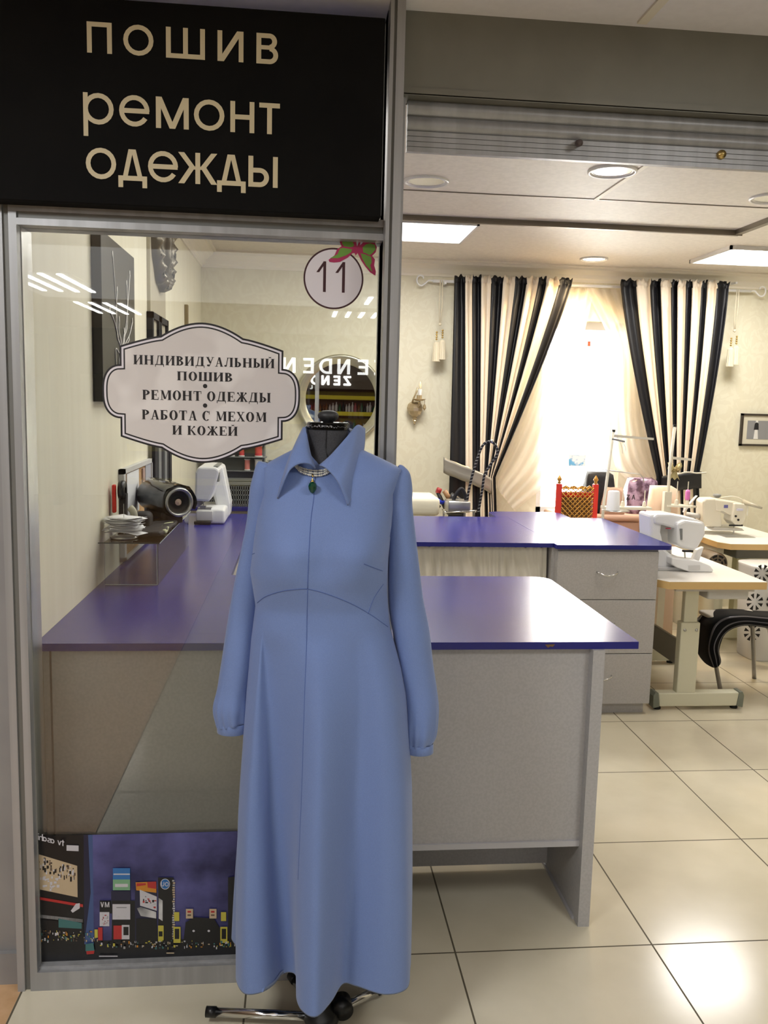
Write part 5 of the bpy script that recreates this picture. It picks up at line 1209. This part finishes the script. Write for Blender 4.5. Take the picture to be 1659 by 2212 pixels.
# clamps / tools at the ironing board
t = thing('hand_tools', 'red blue and wooden handled hand tools in a black holder by the ironing board', 'tools', tuple(U(985, 1095, 'y', 3.35)))
for (p0, p1, r_, c_) in (((952, 1062), (943, 1058), .02, (150, 24, 30)), ((960, 1060), (975, 1085), .017, (150, 112, 76)), ((944, 1080), (958, 1086), .017, (40, 60, 190)), ((946, 1064), (962, 1098), .014, (28, 28, 30)), ((972, 1072), (1000, 1090), .03, (36, 36, 38)), ((936, 1084), (950, 1096), .012, (24, 24, 24))):
    MB().tube([U(*p0, 'y', 3.35), U(*p1, 'y', 3.35)], r_, n=12).build('tool', mat('tool_%d_%d' % (c_[0], c_[2]), c_, .4), t, True)
MB().box(tuple(U(965, 1112, 'y', 3.32)), (U(1000, 1090, 'y', 3.32).x, 3.4, U(1000, 1085, 'y', 3.32).z), bev=.01).build('holder', M_dark, t, True)
# red chair with a brass lattice back
t = thing('lattice_chair', 'red chair with a gold lattice back standing in front of the window', 'chair', (1.43, 3.45, 0))
xa, xb = 1.29, 1.582; yc = 3.4
for x in (xa, xb-.035):
    MB().box((x, yc, 0), (x+.035, yc+.035, 1.075), bev=.003).build('post', M_red, t)
    MB().lathe([(.001, 1.075), (.016, 1.078), (.008, 1.09), (.018, 1.105), (.012, 1.118), (.002, 1.135)], (x+.0175, yc+.0175, 0), 'z', 16).build('finial', M_brass, t, True)
MB().box((xa+.035, yc+.016, .985), (xb-.035, yc+.032, 1.02)).build('crest_rail', M_red, t)
MB().box((xa+.04, yc+.02, .66), (xb-.04, yc+.03, 1.02)).build('back_pad', mat('brown_wicker', (128, 92, 52), .6), t)
MB().box((xa+.035, yc+.008, .62), (xb-.035, yc+.028, .66)).build('lower_rail', M_red, t)
b = MB(); w_, z0, z1 = .222, .66, 1.06; xl_ = xa+.035
def clip(x0, z0_, x1, z1_): b.tube([(x0, yc-.002, z0_), (x1, yc-.002, z1_)], .0038, n=5)
st_ = .024
k = -12
while k < 13:
    c0 = k*st_*1.4
    pts = []
    for sgn in (1, -1):
        # line z = z0 + c0 + (x - xl) for one way, mirrored for the other
        xs_ = [max(0, -c0), min(w_, (z1-z0)-c0)]
        if xs_[1] > xs_[0]:
            X0, X1 = xs_; Z0, Z1 = z0+c0+X0, z0+c0+X1
            if sgn == 1: clip(xl_+X0, Z0, xl_+X1, Z1)
            else: clip(xl_+w_-X0, Z0, xl_+w_-X1, Z1)
    k += 1
k = 8
b.build('lattice', M_brass, t, True)
MB().box((xa, yc, .44), (xb, yc+.27, .5), bev=.015).build('seat', M_red, t, True)
for x in (xa, xb-.035): MB().box((x, yc+.23, 0), (x+.035, yc+.265, .45)).build('leg', M_red, t)
MB().prism([(xl_+w_*k_/8, 1.052+.014*(k_ % 2)) for k_ in range(9)]+[(xl_+w_, 1.04), (xl_, 1.04)], yc+.004, yc+.008).build('scalloped_edge', M_brass, t)
# ------------------------------------------------------------------ sewing tables at the right
def stable(name, label, x0, x1, y0, y1, z=.72, cham=.055, legs=True):
    t = thing(name, label, 'sewing table', ((x0+x1)/2, (y0+y1)/2, 0)); P_ = [(x0+cham, y0), (x1, y0), (x1, y1), (x0, y1), (x0, y0+cham*1.5)]
    MB().prism(P_, z-.04, z-.002, ax='z').build('edge_band', M_wood, t)
    MB().prism([(x0+cham+.001, y0+.001), (x1-.001, y0+.001), (x1-.001, y1-.001), (x0+.001, y1-.001), (x0+.001, y0+cham*1.5+.001)], z-.002, z, ax='z').build('tabletop', M_tabletop, t)
    return t
tx0, tx1, ty0, ty1, tz = 1.374, 1.96, 1.865, 2.97, .72
t = stable('sewing_table', 'white sewing table with beech edge carrying the white embroidery machine', tx0+.002, tx1, ty0, ty1)
for yy in (1.985, 2.8):
    MB().box((1.555, yy-.028, .09), (1.66, yy+.028, .48)).build('leg', M_leg, t, bev=.006)
    MB().box((1.57, yy-.02, .48), (1.645, yy+.02, .68)).build('leg_column', M_leg, t, bev=.004)
    ft = MB().prism([(1.463, .02), (1.895, .02), (1.905, .095), (1.452, .095)], yy-.032, yy+.032).build('foot_bar', M_leg, t, bev=.006)
    for s_, xx in ((1, 1.905), (-1, 1.452)):
        MB().prism([(xx-s_*.01, .02), (xx+s_*.025, .012), (xx+s_*.028, .08), (xx+s_*.018, .1), (xx-s_*.0, .098)], yy-.034, yy+.034).build('end_cap', M_legcap, ft, bev=.003)
        MB().lathe([(.02, 0), (.02, .02), (.001, .02)], (xx-s_*.01, yy, 0), 'z', 16).build('glide', M_rubber, ft)
    for xx in (1.575, 1.64): MB().lathe([(.001, yy-.034), (.008, yy-.033), (.008, yy-.028)], (xx, 0, .44), 'y', 12).build('bolt', M_steel, t, True)
MB().box((1.585, 2.0, .22), (1.6, 2.8, .36)).build('cross_bar', mat('grey_brace', (150, 148, 136), .5), t)
MB().box((1.5, 1.93, .655), (1.93, 1.96, .68)).build('rail', M_offw, t)
MB().box((1.70, 1.98, .6), (1.93, 2.5, .678), bev=.01).build('drawer_tray', M_offw, t, True)
# second table
t = stable('sewing_table', 'white sewing table with beech edge against the back wall carrying the industrial machine', 2.345, 2.95, 3.09, 4.03)
MB().box((2.37, 3.2, .0), (2.41, 3.95, .675)).build('side_plate', M_leg, t)
MB().box((2.41, 3.22, .1), (2.44, 3.9, .6)).build('leg', M_leg, t)
MB().box((2.50, 3.2, .6), (2.9, 3.9, .678), bev=.01).build('under_tray', M_greyp, t)
MB().box((2.7, 3.55, .02), (2.78, 3.62, .62)).build('leg', M_leg, t)
MB().box((2.45, 3.3, .02), (2.9, 3.36, .08)).build('foot_bar', M_leg, t)
mo = MB().lathe([(.001, 3.14), (.07, 3.14), (.08, 3.155), (.08, 3.3), (.001, 3.3)], (2.30+.04, 0, .57), 'y', 32).build('motor', mat('motor_brown', (120, 106, 88), .5), t, True, angle=.6)
b = MB()
for k in range(8):
    a0 = 2*PI*k/8+.1
    for r0_, r1_ in ((.03, .042), (.052, .066)):
        b.add([(2.34+r_*math.cos(a), 3.1385, .57+r_*math.sin(a)) for r_, a in ((r0_, a0), (r1_, a0), (r1_, a0+.28), (r1_, a0+.56), (r0_, a0+.56), (r0_, a0+.28))], [(0, 1, 2, 3, 4, 5)])
b.build('vent_slots', M_holeshade, mo)
# third small table behind the counter
t = stable('sewing_table', 'small white table behind the middle counter holding the left thread stand', 1.50, 1.9, 3.05, 3.37, .74, .03)
for x, y in ((1.52, 3.08), (1.86, 3.08), (1.52, 3.33), (1.86, 3.33)): MB().box((x, y, 0), (x+.025, y+.025, .70)).build('leg', M_leg, t)
# ------------------------------------------------------------------ white embroidery machine on the first table
t = thing('sewing_machine', 'white sewing machine with free arm on the beech edged table beside the drawers', 'sewing machine', (1.6, 2.1, tz))
ym, yb_ = 2.18, 2.35
def Q(px, py, y=2.05): p = U(px, py, 'y', y+.13); return (p.x, max(p.z, tz+.001))
# body built as a bent C: column at left rear, head at right front
MB().prism([Q(1404, 1112), Q(1414, 1111), Q(1432, 1116), Q(1428, 1150), Q(1436, 1185), Q(1452, 1200), Q(1476, 1206), Q(1478, 1218), Q(1462, 1236), Q(1424, 1236), Q(1408, 1226)], ym+.0, yb_).build('column', M_white, t, bev=.014)
MB().prism([Q(1424, 1128), Q(1470, 1138), Q(1472, 1206), Q(1440, 1200)], 2.3, 2.345).build('inner_wall', M_offw, t, bev=.006)
MB().prism([Q(1410, 1115), Q(1420, 1110), Q(1448, 1110), Q(1500, 1120), Q(1520, 1128), Q(1524, 1140), Q(1470, 1146), Q(1430, 1134), Q(1412, 1132)], ym-.01, yb_-.02).build('arm', M_white, t, bev=.012)
MB().prism([Q(1464, 1130, 2.0), Q(1480, 1124, 2.0), Q(1518, 1129, 2.0), Q(1524, 1138, 2.0), Q(1524, 1156, 2.0), Q(1508, 1184, 2.0), Q(1500, 1190, 2.0), Q(1474, 1184, 2.0), Q(1464, 1178, 2.0)], 2.13, 2.27).build('head', M_white, t, bev=.012)
MB().prism([Q(1468, 1142, 1.998), Q(1474, 1142, 1.998), Q(1474, 1166, 1.998), Q(1470, 1166, 1.998)], 2.126, 2.13).build('thread_slot', M_greyp, t)
MB().prism([Q(1503, 1187, 2.12), Q(1518, 1180, 2.12), Q(1506, 1215, 2.12), Q(1492, 1212, 2.12)], 2.23, 2.27).build('head_rear', M_white, t, bev=.006)
MB().prism([Q(1450, 1204, 1.99), Q(1476, 1208, 1.99), Q(1510, 1212, 1.99), Q(1534, 1222, 1.99), Q(1541, 1232, 1.99), Q(1538, 1244, 1.99), Q(1518, 1248, 1.99), Q(1512, 1236, 1.99), Q(1490, 1237, 1.99), Q(1462, 1226, 1.99), Q(1450, 1219, 1.99)], 2.115, 2.22).build('free_arm', M_white, t, bev=.009)
MB().prism([Q(1487, 1221, 1.983), Q(1512, 1221, 1.983), Q(1512, 1231, 1.983), Q(1487, 1231, 1.983)], 2.111, 2.115).build('arm_door', M_offw, t)
MB().box((1.49, 2.15, tz), (1.66, 2.33, tz+.02), bev=.006).build('foot_plate', M_offw, t)
q = U(1479, 1190, 'y', 2.18); q2 = U(1480, 1209, 'y', 2.18); MB().tube([q, q2], .004, n=8).build('needle_bar', M_steel, t)
MB().box((q.x-.02, 2.15, q.z-.002), (q.x+.035, 2.17, q.z+.008)).build('needle_clamp', M_dark, t)
MB().box((q2.x-.02, 2.16, q2.z), (q2.x+.035, 2.20, q2.z+.006)).build('presser_foot', M_steel, t)
p0 = Q(1417, 1134, ym); b = MB()
b.box((p0[0], ym-.002, p0[1]-.003), (p0[0]+.028, ym+.002, p0[1]+.003)); b.build('maker_mark', mat('mark_red', (176, 60, 80), .5), t)
# ------------------------------------------------------------------ industrial machine on the second table
t = thing('industrial_sewing_machine', 'cream industrial sewing machine on the table by the back wall', 'sewing machine', (2.55, 3.5, .72)); y0, y1 = 3.5, 3.62
def Z(px, py, y=y0): p = U(px, py, 'y', y); return (p.x, p.z)
MB().prism([Z(1519, 1083), Z(1525, 1077), Z(1550, 1077), Z(1560, 1082), Z(1558, 1106), Z(1561, 1138), Z(1552, 1141), Z(1524, 1137), Z(1518, 1128)], y0, y1).build('column', M_cream, t, bev=.01)
MB().prism([Z(1545, 1078), Z(1575, 1082), Z(1600, 1086), Z(1608, 1092), Z(1608, 1116), Z(1585, 1116), Z(1574, 1112), Z(1560, 1104), Z(1546, 1104)], y0-.01, y1-.01).build('arm', M_cream, t, bev=.01)
MB().prism([Z(1582, 1086), Z(1604, 1087), Z(1608, 1094), Z(1606, 1122), Z(1596, 1136), Z(1584, 1134), Z(1576, 1124)], y0-.03, y1-.02).build('head', M_cream, t, bev=.008)
MB().prism([Z(1540, 1138), Z(1600, 1141), Z(1605, 1146), Z(1536, 1145)], y0-.02, y1+.06).build('bed', M_steel, t)
MB().box((2.5, 3.36, .7205), (2.72, 3.48, .724)).build('bed_plate', M_steel, t)
q = Z(1586, 1132); MB().tube([(q[0], y0-.0, q[1]), (q[0], y0-.0, .73)], .005, n=8).build('needle_bar', M_steel, t)
MB().box((q[0]-.05, y0-.03, q[1]-.012), (q[0]+.05, y0-.02, q[1])).build('foot_lifter', M_dark, t)
for a_, b2 in ((1589, 1115), (1594.5, 1123)): q = Z(a_, b2, y0-.03); MB().lathe([(.001, y0-.036), (.008, y0-.035), (.008, y0-.03)], (q[0], 0, q[1]), 'y', 14).build('screw', M_dark, t)
q = Z(1556, 1077); MB().lathe([(.001, q[1]+.03), (.025, q[1]+.026), (.03, q[1]+.015), (.015, q[1])], (q[0], y0+.05, 0), 'z', 18).build('oil_cap', M_greyp, t, True)
MB().tube(catmull([(*[Z(1560, 1076)[0]], y0+.02, Z(1560, 1076)[1]), (Z(1585, 1073)[0], y0+.01, Z(1585, 1073)[1]), (Z(1604, 1080)[0], y0, Z(1604, 1080)[1]), (Z(1611, 1092)[0], y0-.02, Z(1611, 1092)[1]), (Z(1608, 1112)[0], y0-.04, Z(1608, 1112)[1])], 6), .0045, n=8).build('cable', M_cream, t, True)
MB().tube([(Z(1605, 1084)[0], y0, Z(1605, 1084)[1]), (Z(1630, 1094)[0], y0-.1, Z(1630, 1094)[1])], [.02, .008], n=10).build('lamp_arm', mat('clear_grey', (170, 164, 146), .3), t, True)
MB().prism([Z(1519, 1079), Z(1524, 1075), Z(1500, 1106), Z(1494, 1112), Z(1497, 1104)], y1, y1+.03).build('belt_cover', M_offw, t)
MB().box((Z(1568, 1094)[0]-.02, y0-.012, Z(1568, 1094)[1]-.01), (Z(1568, 1094)[0]+.01, y0-.009, Z(1568, 1094)[1]+.012)).build('badge', mat('badge_blue', (96, 96, 160), .5), t)
MB().box((Z(1586, 1100)[0], y0-.042, Z(1586, 1100)[1]-.006), (Z(1599, 1100)[0], y0-.0305, Z(1599, 1100)[1]+.008)).build('head_badge', mat('badge_pale', (200, 200, 220), .5), t)
MB().tube([(Z(1490, 1113)[0], y0+.05, Z(1490, 1113)[1]), (Z(1517, 1117)[0], y0+.05, Z(1517, 1117)[1])], .018, n=12).build('rear_arm', M_offw, t, True)
# ------------------------------------------------------------------ thread stands
def P3(px, py, y): return U(px, py, 'y', y)
def cone(p, r, h, m_, label, nm='thread_cone'):
    tag(MB().lathe([(.001, 0), (r*1.04, 0), (r*1.04, .006), (r, .01), (r*.86, h-.006), (r*.7, h), (.001, h)], p, 'z', 24).build(nm, m_, smooth=True, angle=.8), label, 'thread')
ys = 3.08
t = thing('thread_stand', 'white thread stand rising behind the middle counter in front of the window', 'thread stand', (1.5, ys, .74))
q = P3(1303, 1098, ys)
MB().tube([P3(1325, 932, ys), P3(1308, 1060, ys), q, Vector((q.x, ys, .741))], .0095, n=12).build('pole', M_cream, t, True)
MB().tube([P3(1326, 928, ys), P3(1325.5, 933, ys)], .011, n=12).build('pole_cap', M_dark, t)
p0, p1 = P3(1324, 941, ys), P3(1412, 948, ys-.02); MB().add([p0+Vector((0, 0, .008)), p1+Vector((0, 0, .006)), p1-Vector((0, 0, .008)), p0-Vector((0, 0, .010))], [(0, 1, 2, 3)]).build('upper_arm', M_cream, t, solid=.006)
MB().tube([P3(1322, 948, ys-.05), P3(1350, 954, ys-.08)], .006, n=8).build('short_arm', M_greyp, t)
MB().tube([P3(1300, 1014, ys), P3(1383, 1025, ys-.02), P3(1390, 1034, ys-.02), P3(1391, 1042, ys-.02)], .0035, n=8).build('lower_wire', M_steel, t, True)
pz = q.z; MB().lathe([(.001, pz-.012), (.085, pz-.002), (.088, pz), (.001, pz-.004)], (P3(1330, 1098, ys-.1).x, ys-.1, 0), 'z', 36).build('plate', M_steel, t, True)
MB().box((P3(1303, 1090, ys).x, ys-.03, pz-.004), (P3(1405, 1090, ys).x, ys+.05, pz+.012)).build('spool_tray', M_cream, t)
for px_ in (1323, 1346, 1393): a = P3(px_, 1090, ys); MB().lathe([(.014, pz+.012), (.009, pz+.045), (.003, pz+.05), (.003, pz+.12), (.001, pz+.12)], (a.x, ys+.01, 0), 'z', 12).build('spool_pin', M_cream, t)
MB().tube([P3(1386, 1098, ys), Vector((P3(1386, 1098, ys).x, ys, .741))], .009, n=10).build('tray_leg', mat('bronze_tube', (140, 112, 90), .4, .5), t)
a = P3(1324, 1098, ys-.1); cone((a.x, ys-.1, pz+.001), .043, .125, mat('thread_white', (228, 228, 240), .7), 'white thread cone on the round plate in front of the window')
for k, (x0_, y0_, x1_, y1_) in enumerate(((1333, 944, 1345, 980), (1342, 952, 1352, 975))): MB().tube(catmull([P3(x0_, y0_, ys-.05), P3((x0_+x1_)/2+3, (y0_+y1_)/2, ys-.05), P3(x1_, y1_, ys-.05)], 5), .0012, n=5).build('loose_thread', M_greyp, t)
ys = 3.2; t = thing('thread_stand', 'white thread stand in front of the right striped curtain', 'thread stand', (1.95, ys, 0))
MB().tube([P3(1458, 920, ys), P3(1447, 1010, ys), P3(1441, 1100, ys)], .010, n=12).build('pole', M_cream, t, True)
MB().box((P3(1434, 1064, ys).x, ys-.02, 0), (P3(1449, 1064, ys).x, ys+.02, P3(1440, 1062, ys).z)).build('lower_post', M_cream, t)
MB().tube([P3(1458, 917, ys), P3(1458, 922, ys)], .012, n=12).build('pole_cap', M_dark, t)
p0, p1 = P3(1451, 989, ys), P3(1496, 993, ys-.02); MB().add([p0+Vector((0, 0, .009)), p1+Vector((0, 0, .007)), p1-Vector((0, 0, .008)), p0-Vector((0, 0, .009))], [(0, 1, 2, 3)]).build('upper_arm', M_cream, t, solid=.006)
MB().tube(catmull([P3(1464, 1024, ys), P3(1485, 1020, ys), P3(1505, 1022, ys), P3(1526, 1021, ys)], 5), .0045, n=8).build('lower_wire', M_cream, t, True)
pz2 = P3(1470, 1094, ys).z
MB().prism([(P3(1438, 1090, ys).x, ys-.03), (P3(1480, 1090, ys).x, ys-.09), (P3(1497, 1090, ys).x, ys-.06), (P3(1475, 1090, ys).x, ys+.05), (P3(1440, 1090, ys).x, ys+.05)], pz2, pz2+.012, ax='z').build('spool_tray', M_cream, t)
for px_ in (1458, 1481): a = P3(px_, 1090, ys); MB().lathe([(.016, pz2+.012), (.011, pz2+.045), (.003, pz2+.05), (.003, pz2+.17), (.001, pz2+.17)], (a.x, ys-.02, 0), 'z', 12).build('spool_pin', M_cream, t)
a = P3(1481, 1090, ys); tag(MB().lathe([(.004, pz2+.045), (.014, pz2+.048), (.016, pz2+.06), (.016, pz2+.1), (.010, pz2+.115), (.004, pz2+.115)], (a.x, ys-.02, 0), 'z', 16).build('thread_spool', mat('pink_thread', (216, 120, 190), .6), smooth=True), 'pink thread spool on a pin of the right thread stand', 'thread spool')
# ------------------------------------------------------------------ things under the window
t = thing('fabric_bench', 'beige fabric covered bench in front of the window', 'bench', (1.75, 3.85, 0))
M_pink = mat('beige_cloth', (196, 164, 144), .8)
MB().box((1.40, 3.7, .02), (2.12, 4.0, .78), bev=.02).build('skirted_body', M_pink, t, True)
MB().box((1.38, 3.68, .78), (2.14, 4.02, .83), bev=.02).build('seat_pad', M_pink, t, True)
def bag(name, label, x0, x1, y0, y1, z0, z1, m_, cat='bag'):
    rows = []
    for i in range(9):
        v = i/8; s_ = 1-.25*v*v; row = []
        for k in range(28):
            a = 2*PI*k/28; n_ = 1+.05*math.sin(a*5+v*4); row.append(Vector(((x0+x1)/2+(x1-x0)/2*s_*n_*math.copysign(abs(math.cos(a))**.6, math.cos(a)), (y0+y1)/2+(y1-y0)/2*s_*n_*math.copysign(abs(math.sin(a))**.6, math.sin(a)), lerp(z0, z1, v)+.01*math.sin(a*3)*v)))
        rows.append(row)
    return tag(MB().grid(rows, closed=True, caps=True).build(name, m_, smooth=True), label, cat)
bag('black_bag', 'black bag on the beige bench under the right sheer curtain', 1.62, 1.86, 3.74, 3.95, .831, 1.12, M_black)
bag('plastic_bag', 'glossy plum patterned bag on the beige bench beside the right curtain', 1.93, 2.2, 3.74, 3.94, .831, 1.08, noisy(mat('plum_film', (120, 90, 116), .25), 18, (84, 58, 78), (176, 150, 176)))
bag('paper_bag', 'beige paper bag with black letters on the beige bench', 1.72, 1.9, 3.70, 3.74, .831, 1.02, M_pink)
lb = MB()
pq_ = P3(1352, 1079, 3.69)
for k, ch in enumerate('ZA'):
    if ch == 'Z': g = SANS['Z']
    else: g = ([('l', .1, 0, .38, 1, .17), ('l', .68, 0, .4, 1, .17), ('l', .2, .33, .6, .33, .14)], .8)
    draw(lb, lambda u, v: (pq_.x+.04*k+u*.036, 3.685, pq_.z+v*.036), g[0])
tag(lb.build('bag_lettering', M_black, [o for o in bpy.data.objects if o.name == 'paper_bag'][0]))
bag('beige_cushion', 'large pale beige cloth bundle standing left of the right thread stand', 1.93, 2.16, 3.3, 3.52, 0, 1.06, mat('peach_cloth', (224, 196, 170), .8), 'cloth bundle')
# notice on the window glass
t = tag(MB().box((U(1233, 986, 'y', 4.2).x, 4.245, U(1250, 1008, 'y', 4.2).z), (U(1270, 986, 'y', 4.2).x, 4.248, U(1250, 983, 'y', 4.2).z)).build('window_notice', noisy(mat('notice_blue', (120, 190, 230), .5), 14, (110, 180, 226), (240, 244, 248), .42, .5)), 'small blue and white notice taped in the bright window', 'notice')
# ------------------------------------------------------------------ stool with black cloth
t = thing('stool', 'round cornered metal stool draped with a black cloth beside the sewing table', 'stool', (2.08, 2.4, 0))
M_tub = mat('grey_tube', (150, 146, 140), .35, .6)
sy0, sy1 = 2.27, 2.47; szt = U(1600, 1332, 'y', 2.25).z-.012; sx0 = U(1545, 1330, 'y', sy0).x; sx1 = sx0+.33
for yy, lx in ((sy0, U(1558, 1494, 'z', 0).x), (sy1, U(1500, 1468, 'z', 0).x)):
    P_ = [(lx, yy-.02 if yy == sy0 else yy, 0), (sx0-.012, yy, szt-.11), (sx0+.01, yy, szt-.055), (sx0+.06, yy, szt-.032), (sx1-.06, yy, szt-.032), (sx1-.01, yy, szt-.055), (sx1+.012, yy, szt-.11), (sx1+.05, yy, 0)]
    MB().tube(catmull(P_, 6), .0125, n=14).build('leg_frame', M_tub, t, True)
MB().box((sx0, sy0-.01, szt-.028), (sx1, sy1+.01, szt-.002), bev=.012).build('seat', mat('seat_light', (206, 200, 190), .6), t, True)
cv_ = [([(1690, 1324), (1620, 1319), (1580, 1317), (1545, 1317), (1518, 1326), (1507, 1352), (1503, 1394), (1516, 1421)], 2.50),
       ([(1700, 1331), (1620, 1324), (1583, 1322), (1552, 1324), (1528, 1336), (1517, 1362), (1514, 1400), (1526, 1434)], 2.37),
       ([(1710, 1338), (1625, 1331), (1587, 1330), (1562, 1334), (1541, 1350), (1531, 1376), (1530, 1410), (1541, 1443)], 2.235),
       ([(1712, 1352), (1625, 1344), (1590, 1345), (1566, 1357), (1550, 1379), (1543, 1400), (1548, 1426), (1552, 1441)], 2.205),
       ([(1714, 1364), (1625, 1352), (1592, 1353), (1570, 1367), (1556, 1388), (1551, 1406), (1559, 1426), (1556, 1436)], 2.21)]
cur = [resample(catmull([U(a, b, 'y', yy) for a, b in pts], 8), 40) for pts, yy in cv_]
rows = []
for i in range(40):
    q = catmull([c_[i] for c_ in cur], 6); rows.append([Vector((p.x+.003*math.sin(i*.6+k*.3), p.y+.005*math.sin(i*.55), p.z)) for k, p in enumerate(q)])
tag(MB().grid(rows, mfun=lambda i, j: 1 if j in (13, 17, 21) else 0).build('black_cloth', [mat('black_garment', (12, 12, 14), .85, Specular_IOR_Level=.2), mat('silver_trim', (96, 94, 98), .3, .3)], smooth=True, solid=.01, sub=1), 'shiny trimmed black garment hanging over the metal stool', 'garment')
# ------------------------------------------------------------------ laundry hamper
t = thing('laundry_hamper', 'white plastic hamper with cut-out flowers behind the stool', 'hamper', (2.62, 2.93, 0))
rows = []; hx, hy, hw_, hd_ = 2.63, 2.93, .2, .145
for z, s_ in ((0, .88), (.01, .9), (.2, .94), (.22, .965), (.4, 1.0), (.6, 1.04), (.615, 1.06), (.62, 1.04)):
    rows.append([Vector((hx+hw_*s_*math.copysign(abs(math.cos(2*PI*k/56))**.45, math.cos(2*PI*k/56)), hy+hd_*s_*math.copysign(abs(math.sin(2*PI*k/56))**.45, math.sin(2*PI*k/56)), z)) for k in range(56)])
bd = MB().grid(rows, closed=True, caps=True).build('hamper_body', mat('white_hamper', (218, 216, 212), .4), t, True)
for px_, py_ in ((1646, 1238), (1630, 1300), (1672, 1300), (1624, 1366)):
    b = MB()
    cx_, cz_ = U(px_, py_, 'y', 2.78).x, U(px_, py_, 'y', 2.78).z
    for k in range(8):
        a = 2*PI*k/8+.39; r0_, r1_ = .02, .056; y = hy-hd_*1.05-.001
        b.add([(cx_+r0_*math.cos(a), y, cz_+r0_*math.sin(a)), (cx_+r1_*math.cos(a-.22), y, cz_+r1_*math.sin(a-.22)), (cx_+r1_*math.cos(a+.22), y, cz_+r1_*math.sin(a+.22))], [(0, 1, 2)])
    b.build('flower_hole_shade', M_holeshade, bd)  # flat dark triangles painted as the shade in the flower holes
# dark clutter below the counter end
bag('black_bag', 'black bag standing on the floor between the drawers and the back sewing table', 1.45, 1.6, 2.95, 3.02, 0, .5, M_black)
bag('paper_bag', 'small tan paper bag on the floor behind the first sewing table', 1.7, 1.9, 3.6, 3.68, 0, .22, mat('tan_paper', (180, 160, 120), .8))
